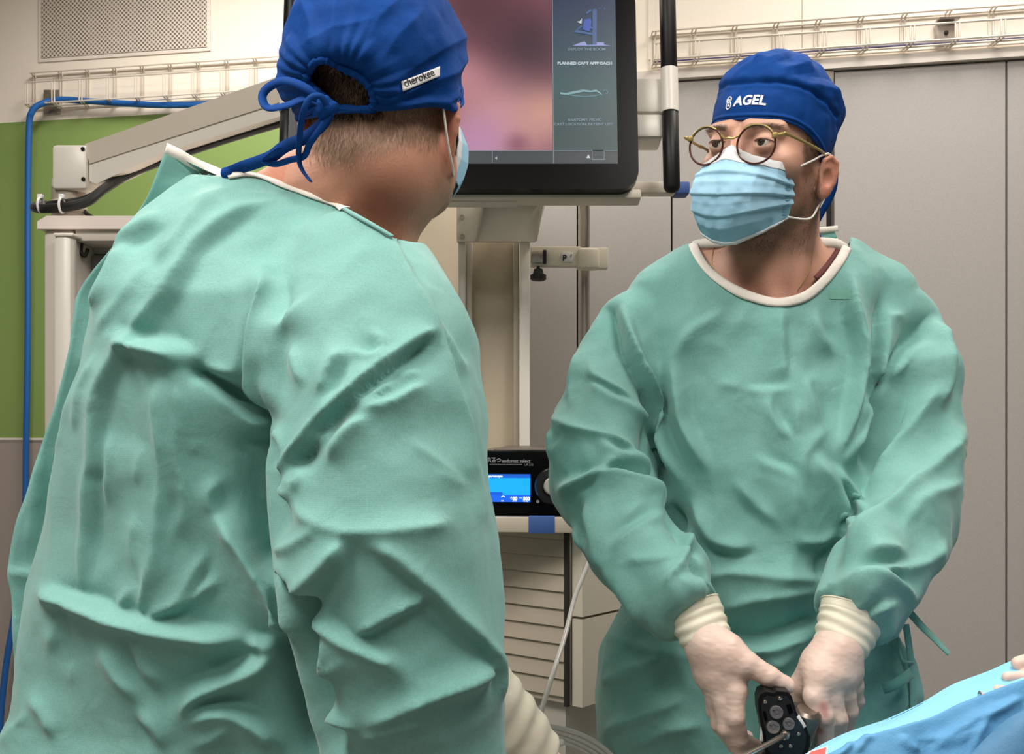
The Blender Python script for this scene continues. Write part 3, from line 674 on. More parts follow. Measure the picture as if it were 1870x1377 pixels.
# shelf + tape
Ys = 1.98; zsh = P(0, 944, Ys)[2]; zsl = P(0, 972, Ys)[2]
shf = thing('equipment_shelf', P(960, 972, Ys), 'light metal shelf carrying the black pump above the ribbed cabinet', 'shelf')
R6 = rotz(-5); sc_ = P(976, 0, Ys+.15)*[1, 1, 0]
MB().rbox((-.13, -.15, zsl+.004), (.085, .15, zsh), .003, R6, sc_).build('board', M['steel'], shf)
MB().rbox((-.135, -.158, zsl), (.09, -.146, zsh), .002, R6, sc_).build('front_edge', mat('edge_beige', 'C4B8A8', .35), shf)
MB().rbox((.0, -.1605, zsl-.001), (.047, -.143, zsh+.002), .0015, R6, sc_).build('tape_wrap', M['tape'], shf)
# pump
dv = thing('irrigation_pump', (sc_[0], sc_[1], zsh), 'black irrigation pump with lit blue display and round knob, on the shelf', 'medical device')
Hd = .118; x0, x1 = -.10, .085; yb, yf = .17, -.125
c = MB(); c.rbox((x0, yf+.01, zsh+.003), (x1, yb, zsh+Hd), .004, R6, sc_); c.build('housing', M['taupe'], dv)
fp = MB(); fp.rbox((x0-.003, yf, zsh+.002), (x1+.003, yf+.014, zsh+Hd+.002), .003, R6, sc_); fp.build('front_panel', M['bezel'], dv)
c = MB(); c.rbox((x0+.03, yf+.03, zsh+Hd), (x1-.004, yb-.01, zsh+Hd+.004), .002, R6, sc_); c.build('lid', mat('lid_taupe', '5E554D', .4), dv)
for x in (x0+.02, x1-.02):
    for y in (yf+.03, yb-.03): MB().rbox((x-.008, y-.008, zsh), (x+.008, y+.008, zsh+.004), .001, R6, sc_).build('foot', M['rubber'], dv)
def dp(x, z, o=.001): return xf([x, yf-o, zsh+z], R6, sc_)
def dquad(nm, x0, z0, x1, z1, mt, o=.0012, t=.0006): return MB().prism([dp(x, z, o) for x, z in ((x0, z0), (x1, z0), (x1, z1), (x0, z1))], R6@np.array([0, t, 0])).build(nm, mt, dv, False)
dquad('display', -.083, .025, .001, .076, emat('disp_blue', '0B8CF0', 1.0))
dquad('display_title_bar', -.083, .069, .001, .076, emat('disp_navy', '0C4FB0', .9), .0018)
dquad('display_status_bar', -.083, .025, .001, .038, emat('disp_navy2', '0A55C8', .9), .0018); dquad('display_status_tab', -.083, .038, -.05, .043, emat('disp_navy3', '0B4CB8', .9), .0018)
dx, dzv, dn = R6@np.array([1, 0, 0]), np.array([0, 0, 1.]), R6@np.array([0, -1, 0])
def dt(t, x, z, s, mt, b=0): text_mesh(t, s, mt, 'lettering', dv, dp(x, z, .0022), dx, dzv, dn, 'LEFT', .0001, b)
ewt = emat('disp_white', 'EAF4FF', .95)
dt('Laparoscopie', -.081, .0705, .0058, ewt, .0001); dt('600', -.036, .0285, .0085, ewt, .0004); dt('500', -.0125, .0285, .0085, ewt, .0004); dt('==', -.0195, .031, .005, ewt); dt('ml/min', -.032, .0258, .003, ewt); dt('mmHg', -.012, .0258, .003, ewt)
MB().lathe([(.0045, 0), (.0045, .0004)], dp(-.0765, .0365, .002), dn, 20).build('display_icon', ewt, dv)
MB().tube([dp(x, z, .0022) for x, z in ((-.0525, .034), (-.049, .036), (-.046, .034))], .0006, 5).build('display_icon', ewt, dv)
dquad('display_text_line', -.053, .0262, -.048, .0276, ewt, .0024); dquad('display_text_line', -.083, .0265, -.072, .0282, ewt, .0024)
gy = mat('print_grey', '8C8C8E', .5)
dt('STORZ', -.1005, .098, .012, gy, .0003); dt('endomat select', -.0515, .0975, .0085, gy, .0002); dt('UP 210', -.01, .0915, .0055, gy)
dquad('print_line', -.074, .0935, -.014, .0942, gy); dquad('print_line', -.093, .0935, -.078, .0945, gy)
MB().tube([dp(x, z, .001) for x, z in ((-.066, .1), (-.061, .102), (-.0565, .1045), (-.053, .1015), (-.0555, .099), (-.06, .0985))], .0009, 5).build('print_emblem', gy, dv)
kn = MB(); kn.lathe([(.034, 0), (.034, .006), (.031, .01), (.022, .011), (.018, .006)], dp(.043, .055, 0), dn, 40); kn.build('knob_ring', mat('ring_black', '1B1B1E', .25), dv)
kn = MB(); kn.lathe([(.017, 0), (.017, .013), (.014, .017), (.0, .018)], dp(.043, .055, 0), dn, 36); kn.build('knob', mat('knob_silver', 'BDB7AE', .35, .2), dv)
MB().lathe([(.003, 0), (.003, .001)], dp(.0145, .026, 0), dn, 12).build('button', gy, dv)
# rail clamp with P7 tag, knob, block
cp = thing('rail_clamp', P(1040, 470, 2.24), 'cream clamp bar marked P and 7, fixed beside the beige column', 'clamp')
b = MB(); pxbox(b, 969, 450, 1062, 486, 2.24, .03, .003); pxbox(b, 1058, 452, 1111, 490, 2.25, .03, .003); b.rbox(P(1055, 489, 2.235), P(1095, 453, 2.235)+np.array([0, .05, 0]), .006); b.build('bar', mat('clamp_cream', 'E6DCC8', .4), cp)
b = MB(); pxbox(b, 970, 458, 992, 480, 2.228, .02, .002); b.build('block', M['steel'], cp)
b = MB(); pxbox(b, 992, 456, 998, 481, 2.228, .02, .001); b.build('block_end', M['rubber'], cp)
b = MB(); pxbox(b, 1026, 461, 1046, 478, 2.2375, .003, .0005); b.build('tag_plate', M['inkw'], cp)
text_mesh('P', .017, M['ink'], 'lettering', cp, P(1027, 476, 2.2365), (1, 0, 0), (0, 0, 1), (0, -1, 0), bold=.0004); text_mesh('7', .009, M['ink'], 'lettering', cp, P(1041, 470, 2.2365), (1, 0, 0), (0, 0, 1), (0, -1, 0))
b = MB(); b.lathe([(.003, .0), (.003, .012)], P(983, 492, 2.245)); b.lathe([(.012, 0), (.0165, .003), (.0165, .012), (.011, .015), (.009, .024), (.004, .026)], P(983, 513, 2.245)); b.build('knob', M['rubber'], cp)
# steel pole behind
pl = thing('steel_pole', P(1068, 0, 2.32)*[1, 1, 0], 'thin vertical steel pole behind the cream clamp bar', 'pole')
q = P(1064, 0, 2.32); b = MB(); b.cyl((q[0]+.004, q[1], .02), (q[0]+.004, q[1], P(0, 345, 2.32)[2]), .0115, 20); b.build('pole', M['steel'], pl)
b = MB(); b.lathe([(.05, 0), (.05, .012), (.02, .03)], (q[0], q[1], 0)); b.build('base', M['cart'], pl)
# tall rounded cream cabinet left of the column
tc_ = thing('tall_cream_cabinet', P(770, 0, 2.75)*[1, 1, 0], 'tall rounded cream cabinet between the left surgeon and the beige column', 'cabinet')
m = MB(); a, b = P(640, 0, 2.72), P(838, 0, 2.72); m.rbox((a[0], 2.72, .0), (b[0], 3.12, P(0, 200, 2.72)[2]), .07, seg=8); m.build('body', mat('cabinet_cream', 'E9DCC4', .4), tc_)
m = MB(); pxbox(m, 735, 463, 767, 474, 2.70, .03, .002); m.build('rail', M['steel'], tc_)
m = MB(); pxbox(m, 735, 455, 748, 466, 2.685, .03, .002); m.build('rail_end', M['rubber'], tc_)
# ================================================================== CLOTH, SKIN MATERIALS
def fabric(name, c1, c2):
    m = mat(name, c1, .68, spec=.25, sheen=.25); nt = m.node_tree; b = nt.nodes['Principled BSDF']; tc = nt.nodes.new('ShaderNodeTexCoord')
    b.inputs['Sheen Roughness'].default_value = .5
    n = nt.nodes.new('ShaderNodeTexNoise'); n.inputs['Scale'].default_value = 7; n.inputs['Detail'].default_value = 6; nt.links.new(tc.outputs['Object'], n.inputs['Vector'])
    n2 = nt.nodes.new('ShaderNodeTexNoise'); n2.inputs['Scale'].default_value = 550; n2.inputs['Detail'].default_value = 2; nt.links.new(tc.outputs['Object'], n2.inputs['Vector'])
    ad = nt.nodes.new('ShaderNodeMath'); ad.operation = 'ADD'; nt.links.new(n.outputs[0], ad.inputs[0]); nt.links.new(n2.outputs[0], ad.inputs[1])
    mr = nt.nodes.new('ShaderNodeMapRange'); mr.inputs[1].default_value = .75; mr.inputs[2].default_value = 1.25; nt.links.new(ad.outputs[0], mr.inputs[0])
    mx = nt.nodes.new('ShaderNodeMix'); mx.data_type = 'RGBA'; mx.inputs[6].default_value = (*lin(c1), 1); mx.inputs[7].default_value = (*lin(c2), 1)
    nt.links.new(mr.outputs[0], mx.inputs[0]); nt.links.new(mx.outputs[2], b.inputs['Base Color'])
    # non-woven dot pattern + soft crumple
    v = nt.nodes.new('ShaderNodeTexVoronoi'); v.inputs['Scale'].default_value = 560; v.inputs['Randomness'].default_value = .25; nt.links.new(tc.outputs['Object'], v.inputs['Vector'])
    bp = nt.nodes.new('ShaderNodeBump'); bp.inputs['Distance'].default_value = .00022; bp.inputs['Strength'].default_value = .6; nt.links.new(v.outputs['Distance'], bp.inputs['Height'])
    n3 = nt.nodes.new('ShaderNodeTexNoise'); n3.inputs['Scale'].default_value = 22; n3.inputs['Detail'].default_value = 3; n3.inputs['Distortion'].default_value = .8; nt.links.new(tc.outputs['Object'], n3.inputs['Vector'])
    b2 = nt.nodes.new('ShaderNodeBump'); b2.inputs['Distance'].default_value = .0035; b2.inputs['Strength'].default_value = .5; nt.links.new(n3.outputs[0], b2.inputs['Height'])
    nt.links.new(bp.outputs[0], b2.inputs['Normal']); nt.links.new(b2.outputs[0], b.inputs['Normal'])
    return m
M['gown'] = fabric('gown_teal', '70A8A1', '80B4AD')
M['gown_in'] = fabric('gown_teal_inner', '5B9891', '6AA59D')
M['band'] = mat('neck_band_white', 'E9E3DA', .7, bump=[('noise', 160, .0008)])
M['cap'] = mat('cap_blue', '07438F', .75, var=(18, '063C82', .7), bump=[('noise', 900, .0004), ('noise', 40, .0015)], spec=.15)
M['caprim'] = mat('cap_blue_rim', '074089', .75, spec=.2)
M['glove'] = mat('glove_latex', 'E6CEC2', .42, sss=.15, var=(14, 'DDBFB2', .6), bump=[('noise', 60, .0008)])
M['cuff'] = mat('glove_cuff_cream', 'E9E4D3', .5, var=(10, 'E0D9C2', .7), bump=[('noise', 45, .0015)])
M['mask'] = mat('mask_blue', 'A2CEE6', .75, var=(30, '97C7E2', .6), bump=[('noise', 700, .0003)], spec=.2)
M['maskw'] = mat('mask_white', 'E3E6EA', .7)
M['loop'] = mat('ear_loop', 'F0EEEA', .7)
def skin(name, base, red, stub, extra=None):
    m = mat(name, base, .5, sss=.25, spec=.4, bump=[('noise', 320, .0004)]); nt = m.node_tree; b = nt.nodes['Principled BSDF']
    tc = nt.nodes.new('ShaderNodeTexCoord'); n = nt.nodes.new('ShaderNodeTexNoise'); n.inputs['Scale'].default_value = 12; nt.links.new(tc.outputs['Object'], n.inputs['Vector'])
    mx = nt.nodes.new('ShaderNodeMix'); mx.data_type = 'RGBA'; mx.inputs[6].default_value = (*lin(base), 1); mx.inputs[7].default_value = (*lin(red), 1); nt.links.new(n.outputs[0], mx.inputs[0])
    at = nt.nodes.new('ShaderNodeAttribute'); at.attribute_name = 'beard'
    m2 = nt.nodes.new('ShaderNodeMix'); m2.data_type = 'RGBA'; nt.links.new(mx.outputs[2], m2.inputs[6]); m2.inputs[7].default_value = (*lin(stub), 1); nt.links.new(at.outputs['Fac'], m2.inputs[0])
    a3 = nt.nodes.new('ShaderNodeAttribute'); a3.attribute_name = 'flush'
    m3 = nt.nodes.new('ShaderNodeMix'); m3.data_type = 'RGBA'; nt.links.new(m2.outputs[2], m3.inputs[6]); m3.inputs[7].default_value = (*lin(extra or red), 1); nt.links.new(a3.outputs['Fac'], m3.inputs[0])
    nt.links.new(m3.outputs[2], b.inputs['Base Color']); return m
M['skinR'] = skin('skin_light', 'D2A791', 'C6947F', '75594A', 'C4806C')
M['skinL'] = skin('skin_warm', 'CC9A82', 'C08870', '9A8072', 'BF7A62')
M['hairR'] = mat('hair_brown', '5E4A38', .6); M['hairL'] = mat('hair_greyblond', '9C8467', .6); M['hairLd'] = mat('hair_dark', '2E2119', .7)

def vattr(o, name, vals):
    a = o.data.attributes.new(name, 'FLOAT', 'POINT'); a.data.foreach_set('value', np.asarray(vals, np.float32))
def sstep(x, a, b): t = np.clip((x-a)/(b-a), 0, 1); return t*t*(3-2*t)

def head_field(g, c, R, k=1., ear=30, eo=.0765, cs=1., es=.86):
    q = [a/k for a in g.loc(c, R)]
    ax = np.abs(q[0]); qs = [ax, q[1], q[2]]
    d = ell3(q, (0, .012, .036), (.0745*cs, .097*cs, .090*cs))
    d = smin(d, ell3(q, (0, -.030, -.030), (.0575, .062, .078)), .03)
    d = smin(d, cap3(qs, (.048, .012, -.052), (.012, -.074, -.098), .019, .019), .025)
    d = smin(d, ell3(q, (0, -.080, -.101), (.024, .020, .019)), .015)
    d = smin(d, ell3(qs, (.045, -.056, -.024), (.020, .022, .018)), .02)      # cheekbones
    d = smin(d, cap3(qs, (.014, -.086, .020), (.046, -.070, .020), .0095, .008), .014)   # brow
    d = smax(d, -ell3(qs, (.031, -.104, .000), (.0175, .018, .0125)), .012)              # sockets
    d = smin(d, cap3(q, (0, -.088, .006), (0, -.110, -.036), .0075, .0105), .010)        # nose
    d = smin(d, ell3(qs, (.011, -.103, -.040), (.0085, .010, .007)), .006)
    lid = np.maximum(cap3(qs, (.0315, -.0775, 0), (.0315, -.0775, .0), .0142, .0142), 0*ax-1)
    d = smin(d, lid, .004)
    d = smax(d, -ell3(qs, (.0315, -.0935, .0005), (.0132, .012, .0046)), .0012)          # lid slit
    d = smin(d, cap3(qs, (.004, -.094, -.066), (.018, -.088, -.067), .007, .004), .01)   # lips
    # ears
    er = rotz(-ear); c_e = np.array([eo, .010, -.033])
    e = [((qs[0]-c_e[0])*er[0, i]+(qs[1]-c_e[1])*er[1, i]+(qs[2]-c_e[2])*er[2, i])/es for i in range(3)]
    e1 = ell3(e, (.004, .0, 0), (.0065, .0175, .031)); e1 = smin(e1, ell3(e, (.003, -.006, -.026), (.006, .010, .012)), .008)
    e1 = smax(e1, -ell3(e, (.0115, -.002, -.003), (.0085, .0100, .0150)), .002)
    e1 = smax(e1, -cap3(e, (.0125, .006, .010), (.0125, -.004, .0215), .0042, .0035), .002)
    hx = [(.006, -.012, .012), (.007, -.010, .024), (.008, .002, .0305), (.009, .013, .022), (.008, .0155, .005), (.006, .012, -.012)]
    for i in range(len(hx)-1): e1 = smin(e1, cap3(e, hx[i], hx[i+1], .0036, .0036), .0022)
    d = smin(d, e1, .006)
    return d*k
class Head:
    def __init__(s, c, yaw, pitch=0, roll=0, k=1.):
        s.c = np.array(c, float); s.R = rotz(yaw)@roty(roll)@rotx(pitch); s.k = k
    def w(s, p): return np.asarray(p, float)*s.k@s.R.T+s.c
    def l(s, v): return (np.asarray(v)-s.c)@s.R/s.k
def grid_faces(nu, nv, wrap=False):
    f = []
    for i in range(nv-1):
        for j in range(nu if wrap else nu-1):
            f.append((i*nu+j, i*nu+(j+1) % nu, (i+1)*nu+(j+1) % nu, (i+1)*nu+j))
    return np.array(f)
def strands(name, pts, nrm, length, width, mt, parent, lay=(0, 0, -1), up=.5, jit=.5):
    n = len(pts); r = rng.normal(0, jit, (n, 3)); d = nrm*up+np.asarray(lay, float)+r*.5; d /= np.linalg.norm(d, axis=1)[:, None]
    s = np.cross(d, nrm); s /= np.linalg.norm(s, axis=1)[:, None]+1e-9; L = length*(.6+.8*rng.random((n, 1)))
    V = np.empty((n*3, 3)); V[0::3] = pts-nrm*.0005-s*width; V[1::3] = pts-nrm*.0005+s*width; V[2::3] = pts+d*L
    F = np.arange(n*3).reshape(n, 3); return mo(name, V, F, mt, parent, smooth=False)
def eyes(hd, parent, look=(0, 0)):
    white = mat('eye_white', 'DCD2CA', .2); iris = mat('iris_brown', '3F3024', .15); pupil = mat('pupil', '060505', .05)
    for sx in (-1, 1):
        c = np.array([.0315*sx, -.0775, 0.]); d = np.array([math.sin(look[0]), -math.cos(look[0]), math.sin(look[1])]); d /= np.linalg.norm(d)
        prof = [(.0118*math.sin(a), .0118*math.cos(a)) for a in np.linspace(math.pi, .47, 22)]
        e = MB(); e.lathe([(max(r, 1e-4), h) for r, h in prof], hd.w(c), hd.R@d, 28); o = e.build('eyeball', white, parent)
        e = MB(); e.lathe([(.0057, .0103), (.0054, .0108), (.0030, .0112), (.0001, .0113)], hd.w(c), hd.R@d, 24); e.build('iris', iris, o)
        e = MB(); e.lathe([(.0027, .0112), (.0020, .0117), (.0001, .0119)], hd.w(c), hd.R@d, 20); e.build('pupil', pupil, o)

# ---- scrub cap on a head: shell around the skull, brim given as height over azimuth
def cap_shell(hd, parent, brim, rad=(.0835, .106, .105), zc=.034, yc=.012, puff=None, hole=None, nu=220, nv=110, name='surgical_cap', gather=None):
    th = np.linspace(0, 2*math.pi, nu, endpoint=False)                 # 0 = face side, increasing towards +x
    V = np.empty((nv, nu, 3))
    zb = brim(th)
    for i in range(nv):
        t = (i/(nv-1))
        el0 = np.arctan2((zb-zc)/rad[2], 1.0)
        el = el0+(math.pi/2-el0)*t
        x = rad[0]*np.cos(el)*np.sin(th); y = -rad[1]*np.cos(el)*np.cos(th); z = rad[2]*np.sin(el)
        V[i] = np.stack([x, y, z], 1)
    V = V.reshape(-1, 3); TH = np.tile(th, nv); T = np.repeat(np.linspace(0, 1, nv), nu)
    nrm = V/np.array(rad)**2; nrm /= np.linalg.norm(nrm, axis=1)[:, None]
    V = V+np.array([0, yc, zc])
    h = puff(TH, T, V) if puff is not None else 0
    V = V+nrm*np.reshape(h, (-1, 1))
    F = grid_faces(nu, nv, True)
    if hole is not None:
        m = hole(TH, T, V); F = F[~m[F].any(1)]
        V, F, _ = compact(V, F)
    o = mo(name, hd.w(V), F, M['cap'], parent); solid(o, .0012, 0); subsurf(o, 1)
    return o, V, TH, T

def cloth_from_field(g, ridges, amp=1., noise=(), crumple=(), keep=None, clampY=None, name='gown', parent=None, smooth_it=2, back=None, post=3):
    V, F = g.mesh(); F = np.asarray(F)
    V = laplace(V, F, smooth_it, .5); N = vnormals(V, F)
    px, py = to_px(V); view = V-np.array([0, 0, CAMZ]); view /= np.linalg.norm(view, axis=1)[:, None]
    fac = sstep(-(N*view).sum(1), .0, .55)
    h = (tension(ridges, amp)(px, py)+folds(px, py, [(r[0], r[1]*.32, r[2]*.55, r[3]*.55, *r[4:]) for r in ridges], amp))*fac
    for sc, a, st in noise:                      # ridged, vertically stretched crumple
        q = V*np.array(st); w1 = vnoise(q, sc, 1)+.35*vnoise(q, sc*2.3, 2); h = h+a*(.6-np.abs(w1)*1.6)
    for sc, a, st in crumple:                    # creased, flat-faceted crumple of stiff non-woven cloth
        q = V+np.stack([vnoise(V, 9, 11), vnoise(V, 9, 12), vnoise(V, 9, 13)], 1)*.03; h = h+a*(worley(q*np.array(st), sc, 3)-.55)
    V = V+N*h[:, None]
    V = laplace(V, F, 3, .45)
    BV = BVHTree.FromPolygons([tuple(v) for v in V], [tuple(f) for f in F.tolist()])
    if keep is not None:
        px, py = to_px(V); m = keep(V, px, py, N); F = F[m[F].all(1)]; V, F, _ = compact(V, F)
        E = np.sort(np.vstack([F[:, [0, 1]], F[:, [1, 2]], F[:, [2, 3]], F[:, [3, 0]]]), 1); u, c = np.unique(E, axis=0, return_counts=True); u = u[c == 1]    # even out the cut edges
        b = np.vstack([u, u[:, ::-1]]); dg = np.bincount(b[:, 0], minlength=len(V)); bi = np.nonzero(dg)[0]
        for _ in range(25):
            A = np.stack([np.bincount(b[:, 0], V[b[:, 1], a], len(V)) for a in range(3)], 1)[bi]/dg[bi][:, None]; V[bi] += .6*(A-V[bi])
    o = mo(name, V, F, M['gown'], parent); solid(o, .0012, -1); return o, V, BV
def ribbon_on(bvh, pts, width, off, mt, name, parent, thick=.0012, nsub=10, both=True):
    """flat ribbon lying along a pixel polyline on a surface"""
    sp = smooth_path([(x, y, 0) for x, y in pts], nsub)[:, :2]; o0 = np.array([0, 0, CAMZ]); rows = []; last = None
    cen = []; nn = []
    for x, y in sp:
        d = P(x, y, 1.)-o0; d /= np.linalg.norm(d); h = bvh.ray_cast(Vector(o0), Vector(d))
        if h[0] is not None: last = (np.array(h[0]), np.array(h[1])*(1 if np.array(h[1])@d < 0 else -1))
        if last is None: continue
        cen.append(last[0]); nn.append(last[1])
    cen = np.array(cen); nn = np.array(nn)
    for _ in range(4): cen[1:-1] = .5*cen[1:-1]+.25*(cen[:-2]+cen[2:]); nn[1:-1] = .5*nn[1:-1]+.25*(nn[:-2]+nn[2:])
    nn /= np.linalg.norm(nn, axis=1)[:, None]
    t = np.gradient(cen, axis=0); t /= np.linalg.norm(t, axis=1)[:, None]; s = np.cross(nn, t); V = []
    for c, n, b in zip(cen, nn, s):
        for u in (-1, -.5, 0, .5, 1): V.append(c+b*u*width/2+n*(off+.0015*(1-u*u)))
    F = grid_faces(5, len(cen)); o = mo(name, V, F, mt, parent); solid(o, thick, 0); return o, cen, nn
def ribbon3(pts, width, mt, name, parent, nrm=(0, -1, 0), thick=.0012, n=8, twist=None):
    c = smooth_path(pts, n); t = np.gradient(c, axis=0); t /= np.linalg.norm(t, axis=1)[:, None]; V = []
    for i, (p, d) in enumerate(zip(c, t)):
        nn = np.array(nrm, float)
        if twist is not None:
            a = twist*i/len(c); b0 = np.cross(nn, d); b0 /= np.linalg.norm(b0)+1e-9; n0 = np.cross(d, b0); nn = n0*math.cos(a)+b0*math.sin(a)
        b = np.cross(nn, d); b /= np.linalg.norm(b)+1e-9
        for u in (-1, 0, 1): V.append(p+b*u*width/2)
    o = mo(name, V, grid_faces(3, len(c)), mt, parent); solid(o, thick, 0); return o
def loft(g, rows, n=2.3):
    """rows: (z, cx, cy, a, b) descending or ascending"""
    r = np.array(sorted(rows)); z = g.Z[0, 0]; f = [np.interp(z, r[:, 0], r[:, i])[None, None, :].astype(np.float32) for i in (1, 2, 3, 4)]
    k = ((np.abs(g.X-f[0])/f[2])**n+(np.abs(g.Y-f[1])/f[3])**n)**(1/n)
    gr = np.sqrt(((g.X-f[0])/f[2]**2)**2+((g.Y-f[1])/f[3]**2)**2)/np.maximum(k, .05)
    d = (k-1)/np.maximum(gr, 1.)*1.
    zt, zb = r[-1, 0], r[0, 0]
    return np.maximum(np.maximum(d, g.Z-zt), zb-g.Z)
def lrow(py, xl, xr, Y, b, grow=1.): a, c = P(xl, py, Y), P(xr, py, Y); return (a[2], (a[0]+c[0])/2, Y, (c[0]-a[0])/2*grow, b)
def legs_shoes(parent, x, y, yaw, mt_tr):
    R = rotz(yaw)
    for s in (-1, 1):
        m = MB(); m.lathe([(.045, .07), (.05, .09), (.058, .35), (.07, .6)], xf([s*.1, 0, 0], R, (x, y, 0)), (0, 0, 1), 18); m.build('trouser_leg', mt_tr, parent)
        g = Grid((-.06, -.2, -.01), (.06, .1, .12), .006); g.add(g.cone((0, .03, .045), (0, -.12, .03), .042, .036)); g.add(g.cone((0, .02, .06), (0, .02, .1), .038, .036), .02)
        g.d = np.maximum(g.d, .002-g.Z); V, F = g.mesh(); mo('clog', xf(V+[s*.1, 0, 0], R, (x, y, 0)), F, M['maskw'], parent)
def body_low(parts):
    """coarse body under the clothes (torso, arms, legs), returns V,F"""
    V, F, n = [], [], 0
    g, = parts,
    return g.mesh()

def tuck(o, bvh, mask, depth=.006):
    """keep the body under its clothes: vertices that reach the cloth are drawn back inside it"""
    n = len(o.data.vertices); co = np.empty(n*3, np.float32); o.data.vertices.foreach_get('co', co); V = co.reshape(-1, 3).astype(float)+ORG[o.name]
    px, py = to_px(V); ii = np.nonzero(mask(V, px, py))[0]
    for i in ii:
        loc, nr, _, dist = bvh.find_nearest(Vector(V[i]), .09)
        if loc is None: continue
        l_ = np.array(loc); m_ = np.array(nr)
        if (V[i]-l_)@m_ > -depth: V[i] = l_-m_*depth
    o.data.vertices.foreach_set('co', (V-ORG[o.name]).astype(np.float32).ravel()); o.data.update()
# ================================================================== RIGHT SURGEON (faces the camera, looks up to the left)
YH = 1.43
HR = Head(P(1405, 297, YH), -38, 5, 7, .985)
HR.c[2] = 1.653
pr = thing('person', P(1400, 0, 1.52)*[1, 1, 0], 'surgeon facing camera in teal gown, round glasses, blue face mask and lettered blue cap', 'person')
g = Grid(P(1180, 640, 1.5)*[1, 0, 1]+[0, 1.30, 0], P(1660, 90, 1.5)*[1, 0, 1]+[0, 1.66, 0], .0021)
g.add(head_field(g, HR.c, HR.R, HR.k, cs=.94, es=.80))
nb = P(1412, 520, 1.475)
g.add(g.chain([HR.w((0, .022, -.03)), HR.w((0, .028, -.085)), nb+[0, .01, .0], nb+[0, .02, -.06]], [.056, .057, .064, .08]), .022)
for sx, tx in ((-1, 1200), (1, 1625)):
    g.add(g.cone(nb+[sx*.03, .02, .005], P(tx, 590, 1.51), .048, .062), .04)
for sx, tx in ((-1, 1262), (1, 1572)): g.add(g.cone(nb+[sx*.04, .02, .012], P(tx, 487, 1.495), .040, .030), .025)
g.add(g.ell(P(1412, 640, 1.515), (.19, .088, .095)), .035)
# sternomastoid cords and adam's apple
for sx in (-1, 1): g.add(g.cone(HR.w((sx*.05, .022, -.055)), nb+[sx*.012, -.055, -.035], .010, .006), .018)
V1, F1 = g.mesh()
zc = V1[:, 2].min()+.004
g2 = Grid(P(1000, 0, 1.5)*[1, 0, 0]+[0, 1.2, 0], P(1780, 0, 1.5)*[1, 0, 0]+[0, 1.72, CAMZ+.30], .011)
xr = P(1412, 0, 1.52)[0]
g2.add(g2.chain([(xr, 1.52, 1.30), (xr, 1.52, 1.05), (xr, 1.53, .95)], [.09, .09, .10])); 
for sx, sh, el, wr_ in ((-1, P(1165, 600, 1.5), P(1110, 850, 1.45), P(1275, 1130, 1.285)), (1, P(1645, 600, 1.5), P(1672, 860, 1.46), P(1545, 1140, 1.285))):
    g2.add(g2.chain([(xr+sx*.08, 1.52, 1.40), sh, el, wr_], [.05, .036, .032, .020]), .03)
    g2.add(g2.chain([(xr+sx*.07, 1.53, .95), (xr+sx*.09, 1.53, .5), (xr+sx*.1, 1.54, .06)], [.08, .055, .035]), .03)
V2, F2 = g2.mesh()
body = mo('body', np.vstack([V1, V2]), np.vstack([F1, F2+len(V1)]), M['skinR'], pr)
L = HR.l(V1); n2 = len(V2)
# beard where it grows: jaw, cheeks below the mask edge, upper neck
bd = sstep(-L[:, 2], .030, .052)*sstep(L[:, 1], .045, .02)*sstep(L[:, 2], -.150, -.118)*(np.linalg.norm(L[:, :2], axis=1) > .02)
bd = bd*sstep(L[:, 1]+.0, .055, .030)
side = sstep(-L[:, 2], -.01, .02)*sstep(np.abs(L[:, 1]+.012), .022, .006)*sstep(L[:, 2], -.12, -.1)*(np.abs(L[:, 0]) > .05)*(np.abs(L[:, 0]) < .074)
bd = np.clip(np.maximum(bd, side)*(.75+.25*vnoise(L, 60, 3)), 0, 1)
ear = (np.abs(L[:, 0]) > .0745)*(L[:, 1] > -.01)*(L[:, 1] < .05)*sstep(np.abs(L[:, 0]), .0745, .079)*(np.abs(L[:, 2]+.012) < .05); bd = bd*(1-ear)
brw = np.exp(-((L[:, 2]-(.0215-.12*(np.abs(np.abs(L[:, 0])-.034))))/.0034)**2)*(np.abs(L[:, 0]) > .013)*(np.abs(L[:, 0]) < .050)*(L[:, 1] < -.055)
vattr(body, 'beard', np.r_[np.maximum(bd*.72, brw*.75), np.zeros(n2)])
fl = np.clip(ear*.6+.5*sstep(np.abs(L[:, 0]), .012, .0)*sstep(-L[:, 1], .09, .1)+.35*sstep(V1[:, 2], 1.52, 1.46), 0, 1)
vattr(body, 'flush', np.r_[fl, np.zeros(n2)])
N1 = vnormals(V1, F1)
pick = lambda w_, k: rng.choice(len(w_), size=k, p=w_/w_.sum())
sel = pick(bd**1.5*(L[:, 2] > -.135), 15000); strands('beard', V1[sel], N1[sel], .0036, .00017, M['hairR'], body, lay=HR.R@np.array([0, -.3, -1.]))
sb = ((np.abs(L[:, 0]) > .055)*(L[:, 2] > -.012)*(L[:, 2] < .045)*(L[:, 1] > -.035)*(L[:, 1] < .02)*(1-ear)).astype(float)
sb = np.maximum(sb, (np.abs(L[:, 0]) < .075)*(L[:, 1] > .03)*(L[:, 2] < .03)*(L[:, 2] > -.055)*1.0)
sel = pick(sb, 5200); strands('short_hair', V1[sel], N1[sel], .009, .0003, M['hairR'], body, lay=HR.R@np.array([0, .6, -1.]), up=.25, jit=.35)
br_ = np.exp(-((L[:, 2]-(.0215-.12*(np.abs(np.abs(L[:, 0])-.034))))/.0026)**2)*(np.abs(L[:, 0]) > .012)*(np.abs(L[:, 0]) < .052)*(L[:, 1] < -.055)
